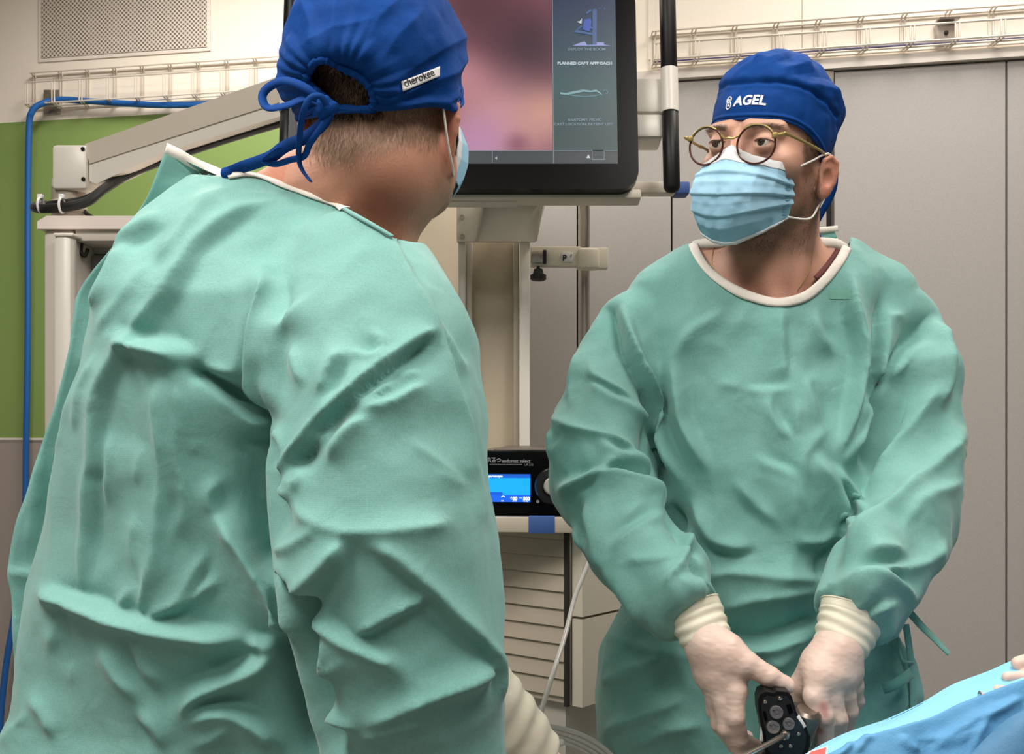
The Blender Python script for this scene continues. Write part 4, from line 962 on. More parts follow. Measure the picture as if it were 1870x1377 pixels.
for sx in (-1, 1):
    w_ = br_*(L[:, 0]*sx > 0); sel = pick(w_, 380); strands('eyebrow', V1[sel], N1[sel], .0055, .00018, M['hairR'], body, lay=HR.R@np.array([sx*1.2, .35, .15]), up=.3, jit=.25)
eyes(HR, body, (-.12, .22))
# eyelashes / lid line
for sx in (-1, 1):
    pts = [HR.w((.0315*sx+.0138*math.cos(a), -.0775-math.sqrt(max(.0141**2-(.0138*math.cos(a))**2-(.0046*math.sin(a))**2, 0))*1.0-.0002, .0005+.0050*math.sin(a))) for a in np.linspace(.1, math.pi-.1, 14)]
    m = MB(); m.tube(pts, .00065, 5); m.build('eyelashes', M['hairR'], body)

# ---- cap
def brimR(th):
    c, s = np.cos(th), np.sin(th)       # c=1 front
    return .031*sstep(c, -.25, .9)+(-.004)*(1-sstep(c, -.25, .9))-.026*np.exp(-((c+.55)/.5)**2)
def puffR(TH, T, V):
    h = .0015+.006*sstep(T, .25, .4)*(1-sstep(T, .85, 1))          # crown sits proud of the front band
    h += -.004*np.exp(-((T-.33)/.022)**2)*(np.cos(TH) > -.3)
    h += .0022*np.exp(-((T-.028)/.012)**2)
    h += .0035*vnoise(V, 38, 4)*sstep(T, .3, .5)+.0014*vnoise(V, 95, 5)*sstep(T, .1, .3)
    h += .002*np.abs(vnoise(V*np.array([1, 1, .4]), 60, 6))
    h += .004*sstep(-np.cos(TH), .1, .8)*sstep(T, .05, .3)*(1-sstep(T, .6, .9))
    for a0, t0, a1, t1, am in ((.55, .42, 1.3, .62, .006), (.2, .5, .9, .75, .005), (1.0, .36, 1.9, .5, .006), (-.3, .5, .3, .62, .004), (1.6, .5, 2.3, .35, .006), (-.9, .45, -.2, .7, .004), (.9, .55, 1.6, .8, .004)):
        dx, dy = a1-a0, (t1-t0)*2.2; u = np.clip(((TH-a0)*dx+((T-t0)*2.2)*dy)/(dx*dx+dy*dy), 0, 1)
        for wrap in (0,):
            dd = np.hypot(TH-a0-u*dx, (T-t0)*2.2-u*dy); h += am*np.clip(1-dd/.16, 0, 1)*np.sin(math.pi*np.clip(u*.9+.05, 0, 1))
    return h
capR, CVr, CTh, CT = cap_shell(HR, pr, brimR, rad=(.0735, .0965, .0865), zc=.034, yc=.010, puff=puffR)
# brim hem
th = np.linspace(0, 2*math.pi, 90, endpoint=False); zb = brimR(th); el = np.arctan2((zb-.034)/.0885, 1.)
bp_ = np.stack([.0750*np.cos(el)*np.sin(th), -.0980*np.cos(el)*np.cos(th)+.010, .0895*np.sin(el)+.034], 1)
m = MB(); m.tube(HR.w(bp_), .0020, 8, closed=True); m.build('hem', M['caprim'], capR)
bc = bvh_of(capR); ln = HR.R@np.array([.10, -1, .30]); ln /= np.linalg.norm(ln)
uxh = HR.R@np.array([1., .1, .03]); uxh -= ln*(uxh@ln); uxh /= np.linalg.norm(uxh); uyh = np.cross(ln, uxh); uyh *= np.sign(uyh[2])
lt = mat('embroidery_white', 'E9EEF5', .6)
text_mesh('AGEL', .0165, lt, 'cap_lettering', capR, HR.w((-.0100, -.10, .0505)), uxh, uyh, ln, 'LEFT', .00012, .0006, .15, 1.02, (bc, .0012), 3)
em = MB(); ctr = HR.w((-.0178, -.10, .0560))
for sg, rr in ((1, .0040), (-1, .0044)):
    c0 = ctr+uyh*sg*.0037; a = []
    for k in range(28):
        q = 2*math.pi*k/28; p = c0+uxh*rr*.82*math.cos(q)+uyh*rr*math.sin(q); hh = bc.ray_cast(Vector(p+ln*.05), Vector(-ln)); a.append(np.array(hh[0])+ln*.0014 if hh[0] is not None else p)
    em.tube(a, .0008, 6, closed=True)
for du, dv in ((0, .0037), (0, -.0037), (0, 0)):
    p = ctr+uxh*du+uyh*dv; hh = bc.ray_cast(Vector(p+ln*.05), Vector(-ln)); em.lathe([(.0013, 0), (.0013, .0018)], np.array(hh[0]), ln, 12)
em.build('cap_emblem', lt, capR)
tp = [HR.w((.062, .070, -.012)), HR.w((.060, .078, -.045)), P(1488, 412, 1.47), P(1493, 430, 1.465), P(1500, 447, 1.462)]
ribbon3(tp, .009, M['cap'], 'cap_tie', capR, (0.2, -1, .1))

# ---- face mask
def maskpt(u, v, off=0.):
    """u -1..1 across, v 0..1 top to bottom; head-local"""
    cz = np.interp(v, [0, .12, .36, .6, .85, 1], [-.004, -.022, -.050, -.078, -.108, -.126])
    cy = np.interp(v, [0, .12, .36, .6, .85, 1], [-.1060, -.1180, -.1320, -.1330, -.1240, -.1050])
    sx = np.interp(v, [0, .3, .6, 1], [.0560, .0590, .0580, .0530]); sy = np.interp(v, [0, .25, .5, 1], [-.060, -.050, -.044, -.043])
    sz = np.interp(v, [0, .5, 1], [-.026, -.060, -.090])
    a = np.abs(u)
    x = np.sign(u)*sx*np.interp(a, [0, .25, .5, .75, 1], [0, .36, .70, .94, 1.])
    e0 = np.interp(a, [0, .12, .25, .5, .75, 1], [0, .05, .14, .33, .62, 1.]); e1 = np.interp(a, [0, .12, .25, .5, .75, 1], [0, .0, .02, .13, .46, 1.])
    k = np.clip(v*2.5, 0, 1); e = e0+(e1-e0)*k
    y = cy+(sy-cy)*e
    t0 = np.interp(a, [0, .2, .5, 1], [0, .42, .74, 1.]); t1 = np.interp(a, [0, .2, .5, .8, 1], [0, .06, .34, .74, 1.]); z = cz+(sz-cz)*(t0+(t1-t0)*k)
    y = y-.005*np.sin(math.pi*np.clip(a, 0, 1))*np.sin(math.pi*v)
    return np.stack([x, y-off, z], -1)
nu, nv = 97, 73; U, Vv = np.meshgrid(np.linspace(-1, 1, nu), np.linspace(0, 1, nv)); U = U.ravel(); Vv = Vv.ravel()
mp_ = np.array([maskpt(u, v) for u, v in zip(U, Vv)])
mf = grid_faces(nu, nv); mn = -vnormals(mp_, mf); mn *= np.sign((mn*(mp_-np.array([0, .02, -.05]))).sum(1))[:, None]
h = np.zeros(len(U))
for pv, cen, wd in ((.34, .26, .9), (.52, .50, .95), (.68, .72, .95)):     # three pleats that open towards the centre
    line = pv+(cen-pv)*(1-U**2)
    dlt = Vv-line; h += np.where(dlt < 0, np.clip(1+dlt/.10, 0, 1)*.0032, np.clip(1-dlt/.015, 0, 1)*.0032)
h += .0015*np.abs(vnoise(mp_, 45, 8))+.0008*vnoise(mp_, 120, 9)
h += -.0018*np.exp(-((np.abs(U)-.93)/.02)**2)
mp_ = mp_+mn*h[:, None]
km = (Vv > .075)
def sub(faces, keep): return faces[keep[faces].all(1)]
mk = mo('face_mask', HR.w(mp_), sub(mf, Vv <= 2), M['mask'], pr); solid(mk, .0012, 0); subsurf(mk, 1)
def mstrip(nm, k, off, mt):
    f = sub(mf, k); v, f, _ = compact(mp_+mn*off, f); o = mo(nm, HR.w(v), f, mt, mk); solid(o, .0008, 0); return o
mstrip('top_binding', Vv < .135, .0009, M['maskw']); mstrip('bottom_binding', Vv > .965, .0009, M['maskw'])
# stitch lines on the sides
st = MB()
for sx in (-1, 1):
    for k in range(13):
        v0 = .16+k*.065; a, b = maskpt(sx*.97, v0)+0, maskpt(sx*.90, v0); st.box(HR.w(a)-.0005, HR.w(a)+.0005) if False else st.tube([HR.w(a+np.array([sx*.001, -.003, 0])), HR.w(b+np.array([sx*.001, -.003, 0]))], .0004, 4)
st.build('weld_marks', mat('weld_blue', '5C9CC0', .6), mk)
for sx in (-1, 1):
    top = maskpt(sx*.98, .09); bot = maskpt(sx*.98, .95)
    e_up = np.array([sx*.0765, .008, -.004]); e_dn = np.array([sx*.0745, .016, -.058])
    m = MB(); m.tube(HR.w(smooth_path([top, (sx*.0700, -.024, -.017), (sx*.0760, -.006, -.008), e_up*np.array([1.03, 1, 1])], 8)), .0013, 8); m.tube(HR.w(smooth_path([bot, np.array([sx*.0685, -.012, -.088]), np.array([sx*.0715, .006, -.072]), e_dn], 8)), .0013, 8)
    m.tube(HR.w(smooth_path([e_up, (sx*.077, .026, -.008), (sx*.077, .034, -.028), (sx*.075, .030, -.050), e_dn], 6)), .0013, 8)
    m.build('ear_loop', M['loop'], mk)

# ---- glasses
gd_ = mat('frame_gold', 'A8945C', .35, .5); gb_ = mat('frame_tortoise', '4A2317', .25)
gls = thing('_', HR.c, '', ''); bpy.data.objects.remove(gls)
LZ = -.004; rims = []
def lenspt(sx, a, r=.0245, dy=0.):
    x = sx*.0345+r*math.cos(a); z = LZ+r*.95*math.sin(a); return np.array([x, -.1115+.11*max(0, abs(x)-.02)-.0*z+dy, z])
fr = MB()
for sx in (-1, 1): fr.tube(HR.w([lenspt(sx, a) for a in np.linspace(0, 2*math.pi, 49)[:-1]]), .00135, 8, closed=True)
gl_o = fr.build('eyeglasses', gb_, pr)
up = MB()
for sx in (-1, 1):
    up.tube(HR.w([lenspt(sx, a, .0252, -.0012) for a in (np.linspace(.25, 2.2, 18) if sx > 0 else np.linspace(math.pi-2.2, math.pi-.25, 18))]), .0011, 8)
up.tube(HR.w(smooth_path([lenspt(-1, .55, .0250), (-.006, -.1150, .004), (0, -.1158, .0045), (.006, -.1150, .004), lenspt(1, math.pi-.55, .0250)], 6)), .0014, 8, flat=.8)
up.build('bridge', gd_, gl_o)
for sx in (-1, 1):
    m = MB(); e0 = np.array([sx*.058, -.1085, .006]); m.tube(HR.w(smooth_path([e0, (sx*.066, -.105, .008), (sx*.0705, -.098, .008), (sx*.0755, -.04, .001), (sx*.0775, .0, -.006), (sx*.0765, .03, -.02)], 8)), .0021, 8, flat=.4); m.build('temple', gd_, gl_o)
    m = MB(); m.rbox(HR.w(e0)-.0032, HR.w(e0)+.0032, .001); m.build('hinge', gd_, gl_o)
    lens = MB(); ring = HR.w([lenspt(sx, a, .0240) for a in np.linspace(0, 2*math.pi, 41)[:-1]]); lens.prism(ring, HR.R@np.array([0, .0012, 0])); gm_ = mat('lens_glass', 'FFFFFF', .0, trans=1., spec=.5); gm_.node_tree.nodes['Principled BSDF'].inputs['IOR'].default_value = 1.45
    lens.build('lens', gm_, gl_o, False)

# ---- gown
Yt = 1.52
rows = [lrow(py, a, b, Yt, d) for py, a, b, d in ((418, 1310, 1495, .042), (440, 1272, 1538, .060), (470, 1208, 1590, .082), (500, 1156, 1640, .095), (520, 1140, 1660, .102), (600, 1135, 1680, .120), (700, 1145, 1675, .128), (850, 1165, 1655, .130), (1000, 1172, 1615, .132), (1090, 1145, 1622, .134), (1200, 1104, 1662, .140), (1377, 1092, 1692, .148), (1700, 1080, 1705, .16), (2250, 1060, 1725, .18))]
gg = Grid((P(960, 0, 1.45)[0], 1.20, .30), (P(1800, 0, 1.45)[0], 1.72, CAMZ+.30), .0034, zsteps(.32, .86, CAMZ+.30, .0034))
gg.add(loft(gg, rows, 2.4))
slv = [[(1168, 600, 1.50, .058), (1132, 700, 1.485, .066), (1103, 790, 1.465, .069), (1098, 880, 1.44, .071), (1150, 985, 1.38, .063), (1210, 1050, 1.33, .053), (1262, 1115, 1.285, .041)],
       [(1632, 600, 1.50, .058), (1660, 690, 1.48, .058), (1680, 790, 1.465, .058), (1674, 890, 1.44, .062), (1640, 990, 1.38, .065), (1603, 1050, 1.335, .060), (1556, 1122, 1.285, .047)]]
for s_ in slv:
    dd = gg.chain([P(x, y, Y) for x, y, Y, r in s_], [r for *_, r in s_], kk=.012)
    a, b = P(*s_[-2][:3]), P(*s_[-1][:3]); t_ = (b-a)/np.linalg.norm(b-a)       # cuff opening cut square across the arm
    cut = (gg.X-b[0])*t_[0]+(gg.Y-b[1])*t_[1]+(gg.Z-b[2])*t_[2]; near = np.sqrt((gg.X-b[0])**2+(gg.Y-b[1])**2+(gg.Z-b[2])**2)
    dd = np.where(near < .09, smax(dd, cut, .006), dd); gg.add(dd, .006)
# loose hanging point of the left cuff
gg.add(gg.chain([P(1600, 1070, 1.32), P(1612, 1130, 1.325), P(1619, 1176, 1.33)], [.040, .026, .004], kk=.01), .012)
Z3 = lambda *p: [(960+x/1.861, 420+y/1.861) for x, y in p]
RD = [
 # armhole valleys
 (Z3((255, 215), (275, 300), (340, 420), (400, 520), (440, 620), (450, 760), (448, 860)), -.012, 18, 26, .1),
 (Z3((1395, 270), (1330, 360), (1240, 470), (1190, 560), (1165, 700), (1160, 850)), -.010, 24, 20, .1),
 (Z3((1215, 200), (1215, 330), (1190, 500), (1160, 640)), -.011, 12, 40, .2),
 # chest: long drapes
 (Z3((345, 330), (375, 430), (430, 560), (470, 700), (560, 900)), .011, 14, 50, .25),
 (Z3((320, 250), (350, 320), (385, 460), (445, 600)), .009, 10, 40, .25),
 (Z3((500, 430), (530, 560), (545, 650), (600, 760), (640, 840)), .010, 12, 60, .3),
 (Z3((690, 250), (640, 300), (560, 350), (500, 470)), .004, 30, 14, .35),
 (Z3((870, 255), (878, 420), (885, 520)), .0045, 10, 50, .2),
 (Z3((980, 260), (1000, 340), (1060, 430)), .005, 14, 40, .35),
 (Z3((1100, 130), (1108, 250), (1130, 340), (1140, 450), (1120, 560), (1090, 680), (1045, 775)), .014, 55, 12, .2),
 (Z3((1215, 380), (1205, 500), (1150, 650), (1100, 760), (1050, 800)), .011, 45, 14, .25),
 (Z3((1000, 600), (1010, 680), (940, 760), (930, 900), (980, 1040)), .007, 16, 22, .3),
 (Z3((925, 640), (925, 740), (900, 880), (895, 1040)), .006, 14, 10, .2),
 (Z3((845, 530), (830, 600), (870, 680), (925, 720)), .006, 8, 18, .3),
 (Z3((930, 570), (910, 640), (925, 720)), .006, 14, 8, .3),
 (Z3((1005, 500), (960, 520), (990, 600), (1000, 700)), .006, 8, 16, .3),
 (Z3((720, 530), (800, 545), (930, 532)), .0035, 8, 22, .3),
 (Z3((640, 520), (720, 530), (700, 560)), .003, 8, 12, .3),
 (Z3((760, 760), (830, 800), (900, 830), (890, 900)), .004, 10, 25, .3),
 (Z3((960, 740), (1040, 860), (1110, 1020), (1115, 1060)), .013, 14, 60, .25),
 (Z3((1030, 790), (1100, 880), (1165, 970)), .011, 10, 34, .25),
 (Z3((900, 1040), (950, 1065), (1020, 1060), (1080, 1000)), .006, 24, 10, .3),
 (Z3((560, 900), (600, 1000), (640, 1060), (720, 1080), (800, 1060)), .010, 40, 14, .3),
 (Z3((470, 900), (520, 1000), (570, 1130), (640, 1240)), -.010, 20, 26, .25),
 (Z3((700, 840), (780, 940), (880, 1020)), .005, 30, 12, .35),
 (Z3((590, 1190), (700, 1165), (830, 1175), (1000, 1190), (1040, 1170)), .009, 26, 16, .3),
 (Z3((640, 1310), (760, 1260), (900, 1240), (1010, 1230)), .008, 24, 18, .3),
 (Z3((660, 1130), (800, 1120), (900, 1090)), .004, 14, 14, .35),
 ([(1300, 1152), (1372, 1171), (1440, 1155), (1505, 1127)], -.015, 12, 9, .12),
 ([(1300, 1165), (1375, 1185), (1440, 1170), (1500, 1145)], .011, 10, 30, .2),
 ([(1370, 1185), (1420, 1215), (1470, 1170), (1500, 1140)], .007, 10, 14, .3),
 ([(1130, 1090), (1110, 1160), (1200, 1190), (1290, 1200)], .008, 20, 20, .3),
 ([(1110, 1250), (1180, 1220), (1240, 1200)], .012, 26, 18, .25),
 ([(1105, 1340), (1190, 1300), (1260, 1270)], .013, 30, 20, .25),
 ([(1150, 1370), (1230, 1330), (1290, 1320)], .010, 24, 18, .25),
 ([(1600, 1200), (1640, 1240), (1625, 1310)], .006, 16, 16, .3), ([(1655, 1170), (1668, 1250), (1672, 1300)], .008, 10, 14, .2),
 # his right sleeve (left in the frame)
 (Z3((65, 612), (120, 650), (200, 695), (300, 725), (400, 800), (445, 860)), .011, 20, 34, .25),
 (Z3((160, 640), (155, 560), (180, 460), (165, 360)), .006, 18, 12, .3),
 (Z3((215, 420), (240, 500), (330, 560), (420, 640)), .007, 14, 20, .35),
 (Z3((200, 505), (260, 560), (380, 620), (445, 655)), .007, 10, 24, .3),
 (Z3((210, 700), (300, 770), (390, 800), (450, 870)), .010, 12, 26, .3),
 (Z3((90, 800), (150, 720), (120, 660), (65, 640)), .006, 10, 14, .3),
 (Z3((110, 870), (200, 850), (300, 800), (390, 795)), .009, 26, 14, .3),
 (Z3((90, 890), (180, 870), (280, 845), (400, 880), (510, 950)), .014, 16, 44, .2),
 (Z3((200, 900), (230, 1010), (270, 1110), (370, 1240), (445, 1345)), .008, 34, 12, .15),
 (Z3((300, 1030), (400, 930), (460, 920)), .004, 12, 12, .4), (Z3((270, 1110), (400, 1010), (500, 950)), .005, 14, 26, .35),
 (Z3((130, 980), (230, 1080), (300, 1180)), .009, 20, 20, .3), (Z3((100, 660), (110, 720), (90, 800)), .008, 12, 12, .3),
 (Z3((520, 990), (550, 1080), (500, 1200), (520, 1260)), .011, 22, 16, .25), (Z3((560, 1100), (600, 1190), (590, 1260)), .008, 10, 12, .25),
 (Z3((300, 1160), (380, 1130), (500, 1130), (560, 1160)), .006, 20, 14, .35),
 (Z3((500, 1200), (560, 1210), (610, 1205)), .008, 8, 12, .3),
 # his left sleeve (right in the frame)
 (Z3((1388, 300), (1418, 420), (1425, 520), (1390, 640)), .009, 14, 28, .2),
 (Z3((1420, 480), (1340, 640), (1250, 800), (1160, 900)), .010, 16, 26, .25),
 (Z3((1500, 655), (1450, 730), (1380, 820), (1270, 930), (1160, 1030), (1070, 1150)), .012, 20, 30, .2),
 (Z3((1360, 360), (1280, 440), (1215, 520)), .005, 10, 14, .3), (Z3((1240, 285), (1300, 285)), .003, 6, 14, .4),
 (Z3((1440, 720), (1480, 760), (1500, 800)), .006, 8, 12, .3), (Z3((1500, 840), (1420, 890), (1330, 950), (1250, 1060)), .009, 20, 20, .3),
 (Z3((1300, 1090), (1200, 1110), (1140, 1140)), .011, 14, 30, .3), (Z3((1440, 1040), (1360, 1130), (1250, 1160)), .008, 22, 14, .3),
 (Z3((1170, 1010), (1200, 960), (1290, 890)), .005, 10, 16, .4),
 ([(1530, 1062), (1570, 1060), (1620, 1065), (1680, 1095)], .012, 14, 24, .25), ([(1540, 1050), (1600, 1050), (1670, 1030)], .010, 20, 14, .3),
 ([(1518, 1090), (1545, 1080), (1555, 1075)], .007, 10, 10, .3), ([(1560, 1110), (1580, 1095), (1600, 1088)], .006, 8, 8, .3),
 ([(1585, 1130), (1600, 1110), (1650, 1095)], .006, 8, 14, .3), ([(1505, 1080), (1500, 1030), (1560, 960)], -.006, 14, 14, .3),
]
NL = [(1266, 446), (1272, 462), (1295, 495), (1340, 528), (1390, 547), (1428, 552), (1470, 541), (1505, 512), (1532, 478), (1546, 452)]
def keepR(V, px, py, N):
    line = np.interp(px, [p[0] for p in NL], [p[1] for p in NL]); front = V[:, 1] < 1.52
    ins = (px > 1262) & (px < 1550)
    rm = (front & ins & (py < line)) | (~front & (py < 443) & (px > 1262) & (px < 1554))
    rm |= (V[:, 2] < .34)
    return ~rm
gownR, GV, bg = cloth_from_field(gg, RD, 2.0, [(38, .0010, (1, 1, .7))], [(8, .026, (1, 1, .5)), (20, .008, (1, 1, .7))], keepR, name='surgical_gown', parent=pr)
NB = [(x, y+1) for x, y in NL]
ribbon_on(bg, NB, .0125, .0012, M['band'], 'neck_band', gownR)
bandpts = [P(1267, 449, 1.47)]
for px in range(1275, 1550, 12):
    d = P(px, 444-3*math.sin((px-1275)/275*math.pi), 1.)-np.array([0, 0, CAMZ]); d /= np.linalg.norm(d); h_ = bg.ray_cast(Vector(np.array([0, 0, CAMZ])+d*1.50), Vector(d))
    if h_[0] is not None and 1.45 < h_[0][1] < 1.68: bandpts.append(np.array(h_[0]))
bandpts.append(P(1547, 457, 1.475)); bandpts = np.array(bandpts)
for _ in range(3): bandpts[1:-1] = .5*bandpts[1:-1]+.25*(bandpts[:-2]+bandpts[2:])
ribbon3(bandpts, .013, M['band'], 'neck_band_back', gownR, (0, -1, .1), n=3)
ribbon3([P(1533, 440, 1.50), P(1538, 452, 1.478), P(1541, 464, 1.468), P(1553, 472, 1.455)], .0115, M['band'], 'band_end', gownR, (.5, -.8, .3))
ribbon3([P(1496, 444, 1.56), P(1504, 440, 1.56), P(1528, 432, 1.565)], .03, M['gown_in'], 'collar_flap', gownR, (0, -1, .1))
ribbon3([P(1490, 421, 1.555), P(1510, 419, 1.56), P(1530, 417, 1.565)], .008, M['band'], 'collar_flap_edge', gownR, (0, -1, .1))
def patch(x0, y0, x1, y1, nm, mt, bvh, par, off=.0006):
    V = []; o0 = np.array([0, 0, CAMZ])
    for j in range(6):
        for i in range(10):
            x = x0+(x1-x0)*i/9; y = y0+(y1-y0)*j/5; d = P(x, y, 1.)-o0; d /= np.linalg.norm(d); h_ = bvh.ray_cast(Vector(o0), Vector(d)); V.append(np.array(h_[0])-d*off)
    o = mo(nm, V, grid_faces(10, 6), mt, par); o.data.polygons.foreach_set('use_smooth', [True]*len(o.data.polygons)); return o
patch(1515, 529, 1553, 546, 'chest_label', mat('label_teal', '79B5A3', .6), bg, gownR)
# undershirt hem showing at the right of the neck, necklace
ribbon3([P(1490, 508, 1.418), P(1508, 488, 1.434), P(1524, 466, 1.452), P(1530, 456, 1.462)], .007, mat('shirt_maroon', '5A2422', .8), 'undershirt_edge', pr, (-.2, -1, .3))
bb = BVHTree.FromPolygons([tuple(v) for v in V1], [tuple(f) for f in F1.tolist()])
def surf(px_, py_, bvh, off=.0008):
    o0 = np.array([0, 0, CAMZ]); d = P(px_, py_, 1.)-o0; d /= np.linalg.norm(d); h_ = bvh.ray_cast(Vector(o0), Vector(d)); return np.array(h_[0])-d*off if h_[0] is not None else P(px_, py_, 1.45)
nk = MB(); nk.tube([surf(x, y, bb) for x, y in smooth_path([(1304, 450, 0), (1300, 480, 0), (1312, 505, 0), (1326, 520, 0)], 5)[:, :2]], .0006, 6); nk.build('necklace', gd_, pr); nk = MB()
nk.tube([surf(x, y, bb) for x, y in smooth_path([(1484, 455, 0), (1481, 485, 0), (1470, 510, 0), (1457, 530, 0)], 5)[:, :2]], .0006, 6); nk.build('necklace', gd_, pr)
# waist ties: strap to the right, folded tie end
ribbon3([P(1652, 1108, 1.42), P(1680, 1140, 1.41), P(1706, 1166, 1.405), P(1733, 1194, 1.40)], .010, M['gown'], 'waist_tie', gownR, (0, -1, .1), twist=.9)
ribbon3([P(1612, 1258, 1.365), P(1630, 1252, 1.362), P(1650, 1240, 1.368), P(1664, 1229, 1.385)], .013, M['gown_in'], 'waist_tie_end', gownR, (0, -1, .2))
ribbon3([P(1640, 1165, 1.40), P(1645, 1195, 1.385), P(1652, 1208, 1.385), P(1668, 1210, 1.40)], .004, M['gown'], 'waist_string', gownR, (0, -1, 0))
ribbon3([P(1654, 1140, 1.405), P(1660, 1180, 1.40), P(1666, 1230, 1.40), P(1668, 1290, 1.40), P(1668, 1340, 1.40)], .009, M['gown'], 'front_overlap_edge', gownR, (.2, -1, 0))

# ---- gloved hands
def hand(name, segs, palm, wrist, parent, lo, hi, cuff, stain=None, kpalm=.012, kf=.004):
    g = Grid(lo, hi, .0017)
    for pts, rs, k in palm: g.add(g.chain([P(*p) for p in pts], rs, kk=.006), k)
    for pts, rs in segs: g.add(g.chain([P(*p) for p in pts], rs, kk=.003), kf)
    V, F = g.mesh(); V = laplace(V, F, 1, .5); N = vnormals(V, F)
    V = V+N*(    .0003*vnoise(V, 90, 2)+.0003*vnoise(V*np.array([1, 1, 2.5]), 160, 3))[:, None]
    o = mo(name, V, F, M['glove'], parent)
    # rolled cuff
    cp_, cr_ = cuff; c = smooth_path([P(*p) for p in cp_], 12); t = np.gradient(c, axis=0); t /= np.linalg.norm(t, axis=1)[:, None]
    r = np.interp(np.linspace(0, 1, len(c)), np.linspace(0, 1, len(cr_)), cr_); n = 40; VV = []
    a0 = np.cross(t[0], [0, 1., 0]); a0 /= np.linalg.norm(a0)
    for i in range(len(c)):
        a = a0-t[i]*(a0@t[i]); a /= np.linalg.norm(a); b = np.cross(t[i], a)
        for k in range(n):
            q = 2*math.pi*k/n; s = i/len(c)
            wv = 1+.035*math.sin(s*34+1.2*math.sin(q*2+1)+q)*sstep(s, .15, .5)+.03*math.sin(3*q+s*3)
            VV.append(c[i]+(a*math.cos(q)*1.0+b*math.sin(q)*.86)*r[i]*wv)
    F2 = grid_faces(n, len(c), True); q_ = mo('glove_cuff', VV, F2, M['cuff'], o); solid(q_, .0012, -1); subsurf(q_, 1)
    m = MB(); m.tube(VV[:n], .0011, 6, closed=True); m.build('cuff_bead', M['cuff'], q_)
    return o, V
w = lambda a, b, Y0, Y1: ((P(a[0], b[1], Y1)*[1, 0, 1]+[0, Y0, 0]), (P(b[0], a[1], Y1)*[1, 0, 1]+[0, Y1, 0]))
lo, hi = P(1215, 1440, 1.22)*[1, 0, 1]+[0, 1.18, 0], P(1470, 1110, 1.3)*[1, 0, 1]+[0, 1.36, 0]
gl1, GV1 = hand('surgical_glove',
 [([(1345, 1262, 1.238), (1343, 1312, 1.236), (1352, 1350, 1.247), (1385, 1366, 1.268)], [.0115, .0105, .0095, .0080]),
  ([(1322, 1280, 1.246), (1326, 1330, 1.246), (1352, 1372, 1.256), (1392, 1388, 1.275)], [.0110, .0100, .0092, .0080]),
  ([(1308, 1275, 1.262), (1313, 1322, 1.268), (1342, 1362, 1.280), (1380, 1372, 1.290)], [.0105, .0095, .0088, .0078]),
  ([(1300, 1258, 1.280), (1303, 1300, 1.290), (1330, 1332, 1.302), (1365, 1345, 1.305)], [.0095, .0085, .0080, .0070]),
  ([(1325, 1185, 1.248), (1365, 1213, 1.238), (1405, 1236, 1.235), (1436, 1252, 1.237)], [.0165, .0135, .0118, .0098])],
 [([(1272, 1135, 1.283), (1298, 1180, 1.266)], [.025, .025], 0), ([(1296, 1180, 1.262), (1335, 1215, 1.250), (1345, 1262, 1.242)], [.022, .019, .013], .012), ([(1292, 1185, 1.264), (1310, 1230, 1.256), (1322, 1280, 1.249)], [.021, .020, .0125], .010),
  ([(1288, 1185, 1.270), (1298, 1230, 1.268), (1308, 1275, 1.264)], [.020, .018, .012], .010), ([(1286, 1185, 1.276), (1292, 1225, 1.280), (1300, 1258, 1.281)], [.018, .0155, .0105], .010), ([(1300, 1180, 1.258), (1330, 1190, 1.248), (1360, 1212, 1.240)], [.020, .019, .0145], .012)],
 None, pr, lo, hi, ([(1262, 1108, 1.289), (1270, 1126, 1.284), (1284, 1156, 1.274), (1298, 1184, 1.265)], [.034, .0335, .0305, .0275]))
lo, hi = P(1410, 1440, 1.22)*[1, 0, 1]+[0, 1.18, 0], P(1610, 1120, 1.3)*[1, 0, 1]+[0, 1.36, 0]
gl2, GV2 = hand('surgical_glove',
 [([(1489, 1272, 1.236), (1503, 1308, 1.233), (1506, 1350, 1.245), (1490, 1378, 1.27)], [.0125, .0115, .0105, .0090]),
  ([(1518, 1272, 1.243), (1530, 1312, 1.243), (1528, 1350, 1.258), (1505, 1372, 1.28)], [.0120, .0110, .0100, .0085]),
  ([(1543, 1266, 1.256), (1551, 1298, 1.262), (1545, 1330, 1.276), (1522, 1350, 1.292)], [.0110, .0100, .0092, .0080]),
  ([(1560, 1252, 1.273), (1564, 1280, 1.284), (1554, 1305, 1.296), (1530, 1322, 1.302)], [.0100, .0090, .0082, .0072]),
  ([(1488, 1215, 1.262), (1466, 1250, 1.272), (1456, 1285, 1.286), (1462, 1312, 1.300)], [.0165, .0145, .0120, .0100])],
 [([(1546, 1140, 1.283), (1532, 1190, 1.266)], [.026, .026], 0), ([(1524, 1190, 1.262), (1500, 1232, 1.246), (1489, 1272, 1.238)], [.023, .019, .0140], .012), ([(1530, 1190, 1.260), (1520, 1232, 1.248), (1518, 1272, 1.245)], [.022, .019, .0135], .010),
  ([(1536, 1192, 1.264), (1538, 1232, 1.256), (1543, 1266, 1.258)], [.020, .018, .0120], .010), ([(1540, 1192, 1.270), (1550, 1225, 1.268), (1560, 1252, 1.274)], [.018, .0155, .0108], .010), ([(1520, 1192, 1.264), (1495, 1212, 1.262), (1480, 1232, 1.268)], [.021, .020, .0160], .012)],
 None, pr, lo, hi, ([(1557, 1112, 1.289), (1551, 1134, 1.284), (1540, 1165, 1.274), (1530, 1193, 1.265)], [.0385, .038, .0335, .0285]))
